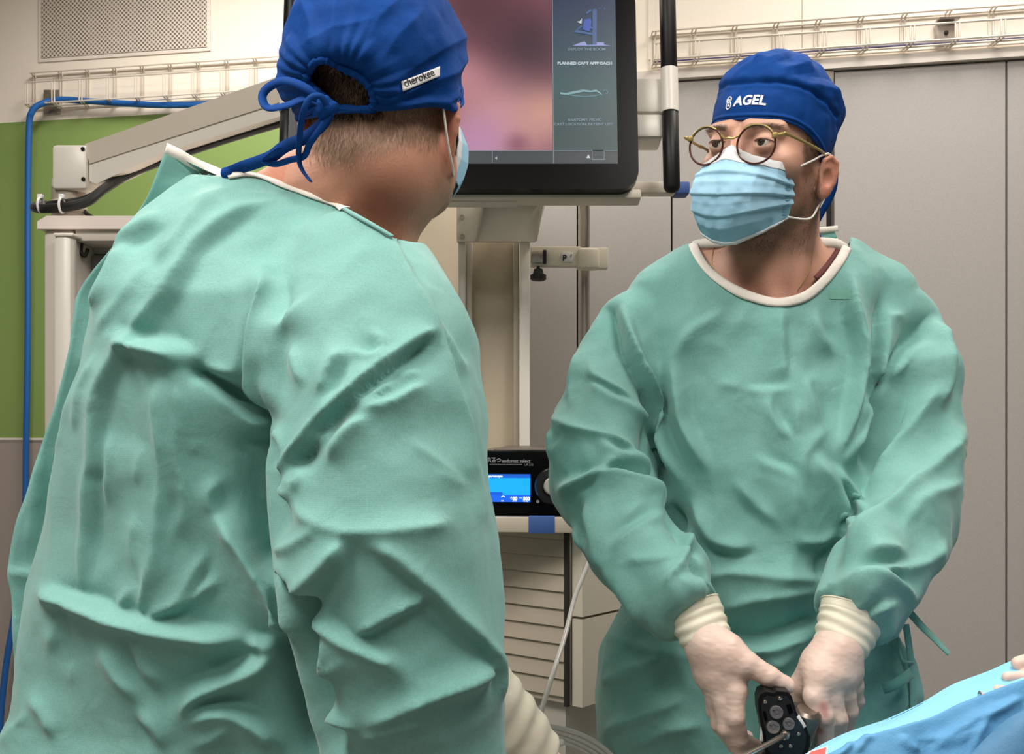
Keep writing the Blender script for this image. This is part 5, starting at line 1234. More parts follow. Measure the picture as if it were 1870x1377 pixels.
# blood smear, a stain on the glove over the index finger
px_, py_ = to_px(GV2); st_ = np.exp(-(((px_-1504)/9)**2+((py_-1296)/14)**2))*1.2+np.exp(-(((px_-1498)/10)**2+((py_-1332)/16)**2))*.7; st_ = np.clip(st_*(.55+.8*vnoise(GV2, 120, 5)), 0, .85)*(GV2[:, 1] < 1.25)
vattr(gl2, 'stain', st_)
gm2 = M['glove'].copy(); gm2.name = 'glove_latex_smeared'; nt = gm2.node_tree; b = nt.nodes['Principled BSDF']; src = b.inputs['Base Color'].links[0].from_socket
at = nt.nodes.new('ShaderNodeAttribute'); at.attribute_name = 'stain'; mx = nt.nodes.new('ShaderNodeMix'); mx.data_type = 'RGBA'; nt.links.new(at.outputs['Fac'], mx.inputs[0]); nt.links.new(src, mx.inputs[6]); mx.inputs[7].default_value = (*lin('A8402F'), 1); nt.links.new(mx.outputs[2], b.inputs['Base Color'])
gl2.data.materials.clear(); gl2.data.materials.append(gm2); gl2['label'] = 'gloved hand with a red smear on the index finger'
legs_shoes(pr, xr, 1.53, 0, M['gown_in'])

nlf = lambda px: np.interp(px, [p[0] for p in NL], [p[1] for p in NL])
tuck(body, bg, lambda V, px, py: (V[:, 2] > .4) & ((px < 1255) | (px > 1556) | (py > nlf(px)+5)) & ((py > 440) | (px < 1240) | (px > 1590)) & ~((V[:, 1] < 1.34) & (py > 1060)))
tuck(body, bg, lambda V, px, py: (V[:, 2] > .4) & ((py > 570) | (px < 1225) | (px > 1600)) & (py > 450) & ~((V[:, 1] < 1.34) & (py > 1060)), .015)
# ================================================================== LEFT SURGEON (seen from behind, head turned to the right)
HL = Head(P(698, 190, 1.2), 162, -4, 0, 1.0)
HL.c[2] = 1.650
pl_ = thing('person', P(420, 0, 1.22)*[1, 1, 0], 'surgeon seen from behind in the left foreground, teal gown, blue cap with tied bow', 'person')
g = Grid((P(330, 0, 1.2)[0], 1.02, P(0, 560, 1.2)[2]), (P(900, 0, 1.2)[0], 1.40, 1.80), .0022)
g.add(head_field(g, HL.c, HL.R, HL.k, 46, .0785))
g.add(g.chain([HL.w((0, .020, -.02)), HL.w((0, .030, -.075)), P(612, 380, 1.20), P(560, 470, 1.22)], [.060, .063, .071, .085]), .03)
g.add(g.chain([HL.w((-.035, -.02, -.085)), P(668, 420, 1.21), P(680, 520, 1.21)], [.030, .040, .05]), .03)
g.add(g.chain([P(600, 360, 1.22), P(500, 388, 1.21), P(400, 430, 1.20)], [.048, .040, .036]), .035)
g.add(g.chain([HL.w((-.034, -.005, -.07)), P(668, 400, 1.20), P(660, 470, 1.21)], [.036, .048, .052]), .03)
g.add(g.cone(HL.w((-.044, -.012, -.066)), HL.w((-.026, -.072, -.088)), .022, .025), .02)
V1, F1 = g.mesh()
g2 = Grid((P(60, 0, 1.2)[0], .90, .05), (P(960, 0, 1.1)[0], 1.60, P(0, 520, 1.2)[2]), .012)
g2.add(g2.chain([P(520, 560, 1.22), P(470, 800, 1.22), P(420, 1300, 1.25), P(400, 1500, 1.26)], [.11, .12, .12, .13]))
g2.add(g2.chain([P(560, 520, 1.2), P(690, 640, 1.10), P(705, 1150, 1.04), P(860, 1300, 1.07)], [.06, .055, .04, .022]), .03)
g2.add(g2.chain([P(400, 560, 1.25), P(320, 640, 1.30), P(340, 950, 1.42), P(430, 1200, 1.48)], [.06, .055, .04, .03]), .03)
for sx in (-1, 1): g2.add(g2.chain([P(400+sx*60, 1500, 1.26), P(400+sx*80, 2000, 1.26), (P(400, 0, 1.26)[0]+sx*.1, 1.26, .06)], [.09, .06, .04]), .03)
V2, F2 = g2.mesh()
bodyL = mo('body', np.vstack([V1, V2]), np.vstack([F1, F2+len(V1)]), M['skinL'], pl_)
L = HL.l(V1); N1 = vnormals(V1, F1); n2 = len(V2); ax = np.abs(L[:, 0])
nape = -.068-.012*np.cos(L[:, 0]*40)
hairm = sstep(L[:, 2], nape-.012, nape+.014)*sstep(L[:, 1], -.004, .02)*(ax < .0745)
stub = sstep(-L[:, 2], .045, .07)*sstep(L[:, 1], -.005, -.035)*sstep(L[:, 2], -.15, -.12)
vattr(bodyL, 'beard', np.r_[np.clip(np.maximum(hairm*.8, stub*.6)*(.8+.2*vnoise(L, 80, 2)), 0, 1), np.zeros(n2)])
earm = (ax > .0745)*(L[:, 1] > -.012)
vattr(bodyL, 'flush', np.r_[np.clip(earm*.6+.12*sstep(L[:, 2], -.07, -.12)*(1-stub), 0, 1), np.zeros(n2)])
pk = hairm*(L[:, 2] < .01); sel = pick(pk, 9000); strands('short_hair', V1[sel], N1[sel], .0062, .00026, M['hairL'], bodyL, lay=HL.R@np.array([0, .5, -1.]), up=.30, jit=.35)
px_, py_ = to_px(V1)
pk = ((px_ > 540) & (px_ < 700) & (py_ > 90) & (py_ < 215) & (V1[:, 1] < 1.2)).astype(float); sel = pick(pk, 8000); strands('dark_hair', V1[sel], N1[sel], .008, .0003, M['hairLd'], bodyL, lay=HL.R@np.array([0, .3, -1.]), up=.35, jit=.4)
sel = pick(stub*(L[:, 2] > -.135)+1e-9, 3000); strands('stubble', V1[sel], N1[sel], .0022, .0002, M['hairL'], bodyL, lay=HL.R@np.array([0, -.2, -1.]), up=.6)
sbn = ((ax > .056)*(L[:, 2] > -.035)*(L[:, 2] < .05)*(L[:, 1] > -.05)*(L[:, 1] < .0)).astype(float); sel = pick(sbn, 1500); strands('sideburn_hair', V1[sel], N1[sel], .009, .0003, M['hairL'], bodyL, lay=HL.R@np.array([0, -.2, -1.]), up=.35)
eyes(HL, bodyL)
# ---- cap with an opening at the back
def brimL(th):
    c = np.cos(th); return .032*sstep(c, -.1, .9)-.024*(1-sstep(c, -.1, .9))-.019*sstep(-c, .2, 1.)
HOLE = np.array([(567, 131), (580, 114), (603, 114), (629, 129), (661, 145), (678, 173), (676, 198), (655, 206), (625, 205), (607, 196), (592, 176), (571, 157), (563, 143)], float)
hc_ = np.array([622., 162.])
def inpoly(x, y, poly):
    c = np.zeros(x.shape, bool); n = len(poly)
    for i in range(n):
        x0, y0 = poly[i]; x1, y1 = poly[(i+1) % n]
        with np.errstate(divide='ignore', invalid='ignore'): c ^= ((y0 > y) != (y1 > y)) & (x < (x1-x0)*(y-y0)/(y1-y0+1e-12)+x0)
    return c
def holeL(TH, T, V): wv = HL.w(V); x, y = to_px(wv); return inpoly(x, y, HOLE) & (wv[:, 1] < 1.2)
def puffL(TH, T, V):
    wv = HL.w(V); x, y = to_px(wv); dx, dy = x-hc_[0], y-hc_[1]; r = np.hypot(dx, dy/.85); a = np.arctan2(dy, dx); bk = (wv[:, 1] < 1.19)
    h = .003+.006*sstep(T, .12, .3)*(1-sstep(T, .9, 1))
    up_ = sstep(-np.sin(a), -.55, .1)
    h += bk*(.0042*(np.abs(((a*3.6+.4*np.sin(a*5)) % 1)-.5)*2-.35))*np.clip(1-(r-50)/120, 0, 1)*sstep(r, 46, 60)
    h += bk*.010*np.exp(-((r-78)/34)**2)*up_
    h -= bk*.004*np.exp(-((r-52)/10)**2)
    h += .0025*vnoise(V, 26, 4)+.0012*vnoise(V, 70, 5)
    f = folds(x, y, [([(860, 60), (800, 90), (740, 130), (700, 150)], .004, 10, 26, .25), ([(870, 80), (820, 130), (740, 165), (690, 185)], .006, 14, 16, .25), ([(690, 40), (620, 60), (560, 95)], .004, 20, 20, .3),
      ([(860, 150), (800, 178), (720, 190), (685, 188)], .006, 12, 8, .25), ([(850, 180), (780, 200), (700, 203)], .004, 7, 7, .3), ([(730, 0), (690, 40), (665, 90)], .004, 12, 26, .3), ([(620, 0), (618, 50), (610, 95)], .004, 12, 14, .3), ([(560, 0), (580, 50), (592, 95)], .004, 12, 14, .3), ([(545, 60), (550, 100), (560, 130)], .005, 12, 10, .3),
      ([(770, 20), (720, 70), (690, 120)], .004, 14, 20, .3), ([(530, 120), (545, 170), (560, 185)], .004, 14, 10, .3)])
    h = h+.009*sstep(np.abs(np.sin(TH)), .90, 1.)*(1-sstep(T, .02, .3))*sstep(-np.cos(TH), -.2, .1)
    return h+bk*f*.8+.0022*np.exp(-((T-.02)/.014)**2)
capL, _, _, _ = cap_shell(HL, pl_, brimL, rad=(.0885, .1045, .105), zc=.036, puff=puffL, hole=holeL, nu=300, nv=150)
bcl = bvh_of(capL); o0 = np.array([0, 0, CAMZ])
def hit(x, y, bvh, off=0., dflt=1.1):
    d = P(x, y, 1.)-o0; d /= np.linalg.norm(d); h = bvh.ray_cast(Vector(o0), Vector(d)); return np.array(h[0])-d*off if h[0] is not None else None
out = []
for x, y in smooth_path([(a, b, 0) for a, b in HOLE], 6, True)[:, :2]:
    q = hc_+(np.array([x, y])-hc_)*1.06; p = hit(q[0], q[1], bcl); out.append(p if p is not None and p[1] < 1.17 else (out[-1] if out else P(x, y, 1.11)))
out = np.array(out)
for _ in range(5): out = .5*out+.25*(np.roll(out, 1, 0)+np.roll(out, -1, 0))
m = MB(); kk = len(out); m.tube(out, .0042+.0007*np.sin(np.arange(kk)*2.4), 10, closed=True); m.build('elastic_edge', M['cap'], capL)
th = np.linspace(0, 2*math.pi, 120, endpoint=False); zb = brimL(th); el = np.arctan2((zb-.036)/.105, 1.)
bp_ = np.stack([(.0925+.009*sstep(np.abs(np.sin(th)), .90, 1.))*np.cos(el)*np.sin(th), -.1085*np.cos(el)*np.cos(th)+.012, .108*np.sin(el)+.036], 1)
m = MB(); m.tube(HL.w(bp_), .0024, 8, closed=True); m.build('hem', M['caprim'], capL)
# woven label
lab = []; Lc = [(733, 149), (803, 121), (803, 139), (736, 167)]
for j in range(5):
    for i in range(9):
        u, v = i/8, j/4; x = (Lc[0][0]*(1-u)+Lc[1][0]*u)*(1-v)+(Lc[3][0]*(1-u)+Lc[2][0]*u)*v; y = (Lc[0][1]*(1-u)+Lc[1][1]*u)*(1-v)+(Lc[3][1]*(1-u)+Lc[2][1]*u)*v
        lab.append(hit(x, y, bcl, .0035))
lb_ = mo('woven_label', lab, grid_faces(9, 5), M['inkw'], capL); solid(lb_, .0006, 0)
bl = BVHTree.FromPolygons([tuple(v) for v in lab], [tuple(f) for f in grid_faces(9, 5).tolist()])
la_ = np.array(lab); ux_ = la_[8]-la_[0]; ux_ /= np.linalg.norm(ux_); un_ = np.cross(ux_, la_[0]-la_[36]); un_ /= np.linalg.norm(un_); un_ *= -np.sign(un_[1]) if abs(un_[1]) > 1e-6 else 1; uy_ = np.cross(un_, ux_); uy_ *= np.sign(uy_[2])
text_mesh('cherokee', .0108, M['ink'], 'label_lettering', lb_, la_[27]+ux_*.004+(la_[0]-la_[36])*.06, ux_, uy_, un_, 'LEFT', .0001, .0001, 0, 1.0, (bl, .0006), 1)
# ties
Tm = M['caprim']
def tie(pts, wd, nm='cap_tie', tw=None): return ribbon3([P(*p) for p in pts], wd, Tm, nm, capL, (.1, -1, .15), .0014, 8, tw)
kx = MB()
g = Grid(P(570, 240, 1.08)*[1, 0, 1]+[0, 1.055, 0], P(630, 160, 1.08)*[1, 0, 1]+[0, 1.12, 0], .0016)
g.add(g.ell(P(597, 200, 1.085), (.012, .009, .008), roty(-30))); g.add(g.ell(P(588, 190, 1.083), (.007, .007, .010), roty(30)), .004); V, F = g.mesh(); mo('tie_knot', V+vnormals(V, F)*(.0012*vnoise(V, 220, 3))[:, None], F, M['cap'], capL)
tie([(590, 192, 1.082), (560, 162, 1.075), (520, 148, 1.08), (490, 160, 1.09), (479, 178, 1.09), (490, 197, 1.085), (525, 192, 1.08), (560, 180, 1.078), (592, 196, 1.082)], .0085, 'bow_loop', .6)
tie([(598, 196, 1.078), (585, 176, 1.07), (566, 180, 1.068), (554, 205, 1.07), (547, 250, 1.085), (546, 290, 1.10), (553, 312, 1.105), (568, 332, 1.105)], .0062, 'cap_tie', 1.2)
tie([(600, 203, 1.082), (590, 225, 1.09), (560, 250, 1.10), (520, 268, 1.11), (497, 285, 1.12), (470, 296, 1.13), (440, 306, 1.14), (414, 317, 1.135)], .0125, 'cap_tie', .8)
tie([(602, 208, 1.083), (585, 235, 1.085), (566, 262, 1.09), (555, 285, 1.10), (530, 292, 1.11), (502, 300, 1.12), (480, 292, 1.118), (510, 270, 1.105)], .0065, 'cap_tie', 1.5)
g = Grid(P(395, 335, 1.13)*[1, 0, 1]+[0, 1.11, 0], P(430, 300, 1.13)*[1, 0, 1]+[0, 1.16, 0], .0014); g.add(g.ell(P(413, 316, 1.135), (.006, .005, .0065))); V, F = g.mesh(); mo('tie_end_knot', V, F, M['cap'], capL)
# ---- mask seen from the side
ml_ = np.array([maskpt(u, v) for u, v in zip(U, Vv)])*np.array([1.20, .94, .84]); mk2 = mo('face_mask', HL.w(ml_), mf, M['mask'], pl_); solid(mk2, .0012, 0); subsurf(mk2, 1)
for sx in (-1, 1):
    f = sub(mf, (U*sx > .90)); v, f, _ = compact(ml_*np.array([1.012, 1, 1]), f); o = mo('side_binding', HL.w(v), f, M['maskw'], mk2); solid(o, .0012, 0)
    top = maskpt(sx*.98, .07); bot = maskpt(sx*.98, .95)
    m = MB(); m.tube(HL.w(smooth_path([top, (sx*.073, -.016, .0), (sx*.0755, .008, .010), (sx*.083, .028, .004), (sx*.0850, .034, -.02), (sx*.0850, .024, -.055), (sx*.0810, .0, -.080), bot*np.array([1.15, 1, 1])], 8)), .0012, 8); m.build('ear_loop', M['loop'], mk2)

# ---- gown
Q1 = lambda *p: [(x/1.968, 250+y/1.968) for x, y in p]
Q2 = lambda *p: [(x/1.968, 777+y/1.968) for x, y in p]
rows = [lrow(py, a, b, Y, d) for py, a, b, Y, d in ((318, 372, 470, 1.20, .02), (335, 338, 600, 1.20, .060), (370, 300, 670, 1.205, .090), (410, 268, 705, 1.21, .115), (450, 238, 737, 1.21, .130), (500, 212, 772, 1.21, .145), (560, 188, 812, 1.20, .155), (640, 166, 850, 1.20, .160), (740, 146, 868, 1.20, .160), (850, 122, 860, 1.20, .155), (960, 98, 850, 1.20, .150), (1060, 76, 835, 1.20, .150), (1180, 58, 815, 1.21, .155), (1280, 50, 800, 1.22, .160), (1377, 12, 790, 1.22, .170), (1600, -30, 800, 1.22, .18), (2050, -60, 820, 1.22, .20))]
zt_ = P(0, 300, 1.2)[2]; gg = Grid((P(-120, 0, 1.2)[0], .86, .45), (P(960, 0, 1.15)[0], 1.56, zt_), .0033, zsteps(.45, .90, zt_, .0033))
gg.add(loft(gg, rows, 2.25))
sl = [(640, 560, 1.13, .100), (672, 660, 1.095, .105), (688, 780, 1.065, .103), (692, 900, 1.05, .1015), (712, 1020, 1.045, .102), (728, 1130, 1.045, .0955), (742, 1250, 1.05, .088), (760, 1377, 1.06, .082), (790, 1480, 1.08, .07), (830, 1560, 1.11, .05)]
gg.add(gg.chain([P(x, y, Y) for x, y, Y, r in sl], [r for *_, r in sl], kk=.02), .012)
gg.add(gg.chain([P(400, 560, 1.26), P(330, 650, 1.31), P(345, 950, 1.40), P(430, 1200, 1.46)], [.08, .08, .07, .05], kk=.02), .02)
RL = [
 (Q1((925, 1010), (940, 1100), (945, 1180))+Q2((935, 60), (940, 250), (955, 480), (1035, 545), (1088, 620), (1085, 780), (1110, 930), (1140, 1080), (1210, 1190)), -.032, 30, 22, .06),
 (Q1((670, 825), (760, 870), (860, 950), (930, 1020), (940, 1100)), -.022, 70, 12, .12),
 (Q1((440, 745), (520, 758), (620, 778), (672, 822)), .020, 26, 60, .2),
 (Q1((672, 822), (800, 850), (850, 850), (880, 700), (900, 560), (950, 462), (1010, 480)), .010, 30, 30, .2),
 (Q1((955, 460), (965, 600), (950, 800), (930, 1010)), .016, 26, 60, .18),
 (Q1((1010, 195), (860, 262), (715, 385), (620, 540), (510, 700), (380, 930), (350, 1180))+Q2((330, 200), (275, 630)), .0085, 16, 30, .1),
 (Q1((830, 170), (740, 250), (650, 380), (560, 500)), .010, 34, 40, .25),
 (Q1((620, 290), (500, 380), (430, 440)), .008, 16, 30, .3),
 (Q1((500, 410), (440, 520), (360, 640)), .010, 20, 26, .2), (Q1((590, 440), (500, 560), (370, 740)), .008, 20, 22, .25),
 (Q1((340, 760), (290, 900), (240, 1100))+Q2((190, 100), (140, 400)), .007, 12, 14, .2), (Q1((400, 760), (330, 900), (280, 1100)), .007, 14, 14, .25),
 (Q1((1120, 560), (1000, 700), (960, 900)), .006, 60, 40, .3), (Q1((1245, 758), (1190, 850), (1150, 950)), .010, 16, 50, .25), (Q1((1330, 680), (1370, 760), (1300, 830)), .007, 30, 14, .3),
 (Q1((1240, 760), (1330, 790), (1420, 760)), .006, 10, 24, .3), (Q1((1040, 740), (1060, 850), (1110, 900)), .006, 26, 16, .3),
 (Q1((1572, 690), (1430, 782), (1300, 885), (1130, 1040), (1020, 1175)), .011, 14, 12, .06), (Q1((1556, 720), (1440, 800), (1310, 905), (1150, 1060), (1040, 1180)), -.009, 8, 10, .06),
 (Q1((1240, 255), (1375, 370), (1480, 520), (1545, 610), (1575, 690), (1650, 880), (1700, 1020), (1722, 1180))+Q2((1745, 150), (1770, 380)), .007, 8, 40, .06),
 (Q1((1545, 600), (1640, 760), (1710, 860)), .005, 8, 14, .2), (Q1((1610, 740), (1670, 900), (1715, 980)), .005, 10, 8, .25),
 (Q1((1270, 985), (1400, 950), (1480, 905), (1560, 880)), .009, 10, 20, .3), (Q1((1250, 960), (1330, 930), (1420, 860)), .005, 12, 12, .3), (Q1((1320, 1000), (1230, 1080), (1180, 1170)), .010, 30, 16, .25), (Q1((1430, 850), (1520, 830)), .004, 8, 8, .4),
 (Q1((940, 1040), (1010, 1100), (1030, 1180)), .008, 12, 16, .3),
 # pleats on the back
 (Q1((610, 800), (585, 950), (600, 1180))+Q2((592, 200), (570, 450), (530, 600), (490, 690)), .013, 20, 12, .15), (Q1((640, 830), (660, 1000), (650, 1180))+Q2((665, 200), (660, 430)), .010, 14, 12, .15),
 (Q2((545, 40), (515, 130), (498, 235)), .007, 10, 10, .3), (Q2((500, 280), (480, 420), (500, 560)), .007, 16, 12, .3), (Q2((630, 230), (640, 330), (600, 500), (540, 640)), .007, 12, 12, .3),
 (Q2((720, 40), (700, 90), (680, 120)), .005, 10, 12, .3), (Q2((400, 0), (400, 120), (380, 300)), .006, 20, 30, .3), (Q2((790, 190), (755, 260), (780, 330)), .010, 10, 40, .3), (Q2((760, 300), (880, 450), (980, 610), (1080, 775)), .020, 34, 40, .2),
 (Q2((850, 120), (880, 60), (905, 30)), -.012, 24, 24, .3), (Q2((760, 420), (700, 530), (640, 640), (500, 700)), .008, 12, 22, .25), (Q2((805, 550), (735, 590), (670, 640), (500, 702)), .008, 8, 14, .2),
 (Q2((130, 590), (270, 634), (400, 682), (490, 702), (640, 737), (880, 772)), .022, 12, 75, .12), (Q2((400, 690), (460, 600), (540, 560)), .006, 14, 14, .3), (Q2((270, 640), (200, 720), (170, 830)), .007, 24, 30, .3),
 (Q2((995, 800), (930, 860), (800, 920), (700, 965), (640, 1065)), .017, 60, 20, .2), (Q2((490, 720), (520, 860), (600, 950)), .009, 40, 20, .3), (Q2((880, 775), (990, 800)), .012, 16, 30, .3),
 (Q2((650, 1080), (760, 1020), (850, 1030), (940, 1080), (1020, 1170)), .014, 16, 40, .25), (Q2((860, 1030), (800, 1100), (680, 1170)), .010, 20, 26, .3), (Q2((490, 1020), (560, 1090), (600, 1170)), .008, 40, 14, .3),
 (Q2((100, 960), (160, 1040), (200, 1140)), .009, 20, 20, .3), (Q2((340, 780), (400, 870), (520, 1000)), .008, 40, 30, .3), (Q2((130, 1010), (60, 1100), (10, 1180)), .008, 14, 14, .3), (Q2((250, 830), (230, 950)), .004, 10, 10, .4),
 (Q2((940, 160), (1000, 150), (1060, 90), (1200, 0)), .009, 14, 14, .25), (Q2((1000, 190), (1060, 210), (1090, 160)), .008, 8, 10, .3), (Q2((985, 210), (1020, 250), (1070, 235)), .008, 8, 10, .3), (Q2((1040, 140), (1075, 180), (1060, 260)), .007, 8, 8, .3),
 (Q2((1035, 255), (1100, 320), (1180, 362), (1270, 385), (1400, 380), (1520, 368), (1640, 345)), .010, 10, 16, .15), (Q2((960, 440), (1060, 430), (1190, 350)), .010, 14, 20, .25), (Q2((955, 480), (1040, 540), (1100, 590), (1190, 510), (1262, 405)), .016, 40, 12, .15),
 (Q2((1265, 400), (1230, 500), (1150, 580), (1092, 625)), .008, 10, 26, .2), (Q2((1290, 400), (1400, 470), (1540, 590), (1640, 700), (1780, 830)), .010, 40, 16, .18), (Q2((1545, 605), (1460, 650), (1380, 700), (1265, 752)), .009, 8, 18, .2), (Q2((1530, 580), (1500, 640), (1480, 620)), .006, 8, 8, .3),
 (Q2((1090, 690), (1180, 715), (1290, 780), (1400, 830), (1450, 890)), .011, 10, 26, .2), (Q2((1180, 730), (1185, 820), (1160, 890)), .008, 8, 10, .3), (Q2((1300, 790), (1220, 860), (1150, 900)), .006, 10, 16, .3),
 (Q2((1775, 848), (1660, 910), (1500, 975), (1310, 1075)), .015, 9, 12, .15), (Q2((1560, 1045), (1430, 1080), (1280, 1130)), .008, 14, 14, .3), (Q2((1130, 1050), (1230, 1060), (1330, 1080)), .008, 16, 16, .3), (Q2((1460, 40), (1560, 110), (1700, 220)), .004, 14, 14, .3), (Q2((1540, 150), (1640, 200), (1730, 230)), .004, 10, 10, .3),
 (Q2((1700, 750), (1770, 850), (1790, 1000)), .009, 26, 14, .25),
]
NLL = [(330, 316), (372, 318), (415, 322), (445, 318), (480, 324), (540, 347), (590, 364), (630, 382), (680, 410), (716, 432), (735, 437), (800, 447)]
def keepL(V, px, py, N):
    line = np.interp(px, [p[0] for p in NLL], [p[1] for p in NLL]); near = V[:, 1] < 1.22
    rm = (px > 325) & (px < 800) & (py < line+np.where(near, 0, 12)); rm |= (V[:, 2] < .5)
    return ~rm
gownL, GVL, bgl = cloth_from_field(gg, RL, 1.35, [(34, .0008, (1, 1, .7))], [(6, .026, (1, 1, .5)), (17, .006, (1, 1, .7))], keepL, name='surgical_gown', parent=pl_)
ribbon_on(bgl, [(x, y+2) for x, y in NLL[2:8]], .0115, .0015, M['band'], 'neck_band', gownL)
ribbon_on(bgl, [(x, y+2) for x, y in NLL[7:10]], .004, .0012, M['gown'], 'neck_edge', gownL)
# back overlap: the loose edge of the other gown half standing away at the left, collar tip up
outer = [(303, 272), (283, 325), (262, 372), (218, 436), (146, 528), (133, 580), (125, 640), (102, 735), (80, 800), (50, 895), (26, 960), (12, 1043), (20, 1095), (24, 1200), (28, 1290), (10, 1335), (-30, 1420), (-50, 1600)]
inner = [(352, 318), (330, 350), (292, 400), (240, 470), (212, 530), (196, 590), (184, 650), (166, 740), (150, 805), (132, 900), (118, 970), (104, 1060), (96, 1110), (86, 1200), (80, 1290), (66, 1345), (40, 1430), (20, 1600)]
V = []; nn_ = 9
for (x0, y0), (x1, y1) in zip(outer, inner): V.append([P(x0+(x1-x0)*t, y0+(y1-y0)*t, 1.200+.018*t) for t in np.linspace(0, 1, nn_)])
V = np.array(V); VV = np.array([smooth_path(V[:, j], 10) for j in range(nn_)]).transpose(1, 0, 2); n_r = VV.shape[0]; VV = VV.reshape(-1, 3)
px_, py_ = to_px(VV); VV[:, 1] -= folds(px_, py_, [([(345, 318), (270, 440), (200, 560), (150, 700)], .012, 14, 30, .1), ([(12, 1045), (50, 1048), (90, 1052)], .015, 10, 26, .2), ([(80, 800), (60, 950), (40, 1040)], .007, 20, 20, .3), ([(22, 1100), (50, 1200), (48, 1300)], .007, 14, 20, .3)])+.003*vnoise(VV, 20, 3)
bf = mo('back_overlap', VV, grid_faces(nn_, n_r), M['gown'], gownL); solid(bf, .0012, 0)
ribbon3([P(303, 271, 1.160), P(328, 283, 1.17), P(352, 297, 1.18), P(384, 311, 1.185), P(414, 323, 1.165)], .0125, M['band'], 'neck_band_loose_end', gownL, (0, -1, .3))
# collar panel between the loose band and the back
rows_ = []
for a, b in (((303, 276), (352, 318)), ((330, 288), (365, 330)), ((356, 302), (385, 345)), ((388, 316), (410, 350)), ((414, 326), (425, 352))): rows_.append([P(a[0]+(b[0]-a[0])*t, a[1]+(b[1]-a[1])*t, 1.175+.03*t) for t in np.linspace(0, 1, 5)])
cf = mo('collar_panel', np.array(rows_).reshape(-1, 3), grid_faces(5, 5), M['gown'], gownL); solid(cf, .0012, 0); subsurf(cf, 2)
# glove at the end of the arm
lo, hi = P(850, 1640, 1.1)*[1, 0, 1]+[0, 1.0, 0], P(1110, 1270, 1.15)*[1, 0, 1]+[0, 1.26, 0]
glL, _ = hand('surgical_glove', [([(1040, 1440, 1.16), (1080, 1480, 1.17), (1070, 1530, 1.17)], [.010, .0095, .008]), ([(1025, 1460, 1.15), (1060, 1510, 1.155), (1040, 1555, 1.16)], [.0105, .0098, .008]), ([(1008, 1470, 1.14), (1035, 1530, 1.14), (1010, 1570, 1.15)], [.010, .009, .008]), ([(992, 1470, 1.13), (1005, 1525, 1.13), (985, 1560, 1.14)], [.009, .008, .007]), ([(1010, 1395, 1.17), (1050, 1420, 1.19), (1080, 1450, 1.20)], [.013, .011, .009])],
 [([(930, 1340, 1.09), (975, 1405, 1.125)], [.030, .027], 0), ([(975, 1400, 1.13), (1010, 1430, 1.15), (1040, 1440, 1.16)], [.022, .019, .012], .012), ([(970, 1405, 1.125), (1000, 1440, 1.14), (1025, 1460, 1.15)], [.022, .019, .012], .012), ([(965, 1408, 1.12), (985, 1445, 1.13), (1000, 1470, 1.135)], [.02, .018, .012], .012)],
 None, pl_, lo, hi, ([(826, 1228, 1.06), (866, 1285, 1.07), (918, 1340, 1.09), (970, 1392, 1.11)], [.048, .048, .044, .036]))
legs_shoes(pl_, P(400, 0, 1.26)[0], 1.26, 180, M['gown_in'])

nll = lambda px: np.interp(px, [p[0] for p in NLL], [p[1] for p in NLL])
tuck(bodyL, bgl, lambda V, px, py: (V[:, 2] > .6) & (py > nll(px)+8) & (py > 330) & ~((px > 800) & (py > 1180)) & ~((px > 700) & (py < 470)))
# ================================================================== OPERATING TABLE, DRAPE, INSTRUMENT, TUBES, HAND AT THE EDGE
def drape_mat(nm, c1, c2):
    m = mat(nm, c1, .6, var=(9, c2, .8), spec=.3, bump=[('noise', 500, .0003), ('noise', 26, .004)]); return m
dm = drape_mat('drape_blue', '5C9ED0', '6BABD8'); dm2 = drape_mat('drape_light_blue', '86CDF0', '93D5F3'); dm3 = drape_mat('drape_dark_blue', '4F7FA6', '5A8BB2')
ot = thing('operating_table', (.95, 1.05, 0), 'operating table carrying the draped patient at lower right', 'operating table')
m = MB(); m.rbox((.28, .82, .70), (2.0, 1.26, .78), .02); m.build('table_top', M['rubber'], ot)
m = MB(); m.rbox((.85, .92, .08), (1.15, 1.18, .70), .02); m.build('column', M['steel'], ot)
m = MB(); m.rbox((.6, .80, .0), (1.5, 1.28, .09), .03); m.build('base', M['cart'], ot)
def sheet(nm, rowsP, mt, rid=(), nz=.003, cat='drape', label='', nu=160, per=14):
    R_ = []
    for r in rowsP:
        sp = smooth_path([P(*p) for p in r], 12); s = np.r_[0, np.cumsum(np.linalg.norm(np.diff(sp, axis=0), axis=1))]; t = np.linspace(0, s[-1], nu)
        R_.append(np.stack([np.interp(t, s, sp[:, i]) for i in range(3)], 1))
    R_ = np.array(R_); V = np.array([smooth_path(R_[:, j], per) for j in range(nu)]).transpose(1, 0, 2); nr = V.shape[0]; V = V.reshape(-1, 3)
    F = grid_faces(nu, nr); N = vnormals(V, F); N *= np.sign(-(N*(V-np.array([0, 0, CAMZ]))).sum(1))[:, None]
    px, py = to_px(V); V = V+N*(folds(px, py, rid)+nz*(vnoise(V*np.array([.6, 1, 1]), 12, 4)+.5*vnoise(V, 30, 5)))[:, None]
    o = mo(nm, V, F, mt); solid(o, .0012, 0); return tag(o, label, cat)
crest = [(1452, 1392, 1.155), (1500, 1364, 1.16), (1560, 1337, 1.17), (1625, 1316, 1.18), (1685, 1288, 1.19), (1740, 1257, 1.20), (1800, 1233, 1.21), (1870, 1202, 1.22), (1960, 1165, 1.23), (2200, 1080, 1.25)]
back = [(x+14, y+150, Y+.05) for x, y, Y in crest]; back2 = [(x+14, y+420, Y+.07) for x, y, Y in crest]
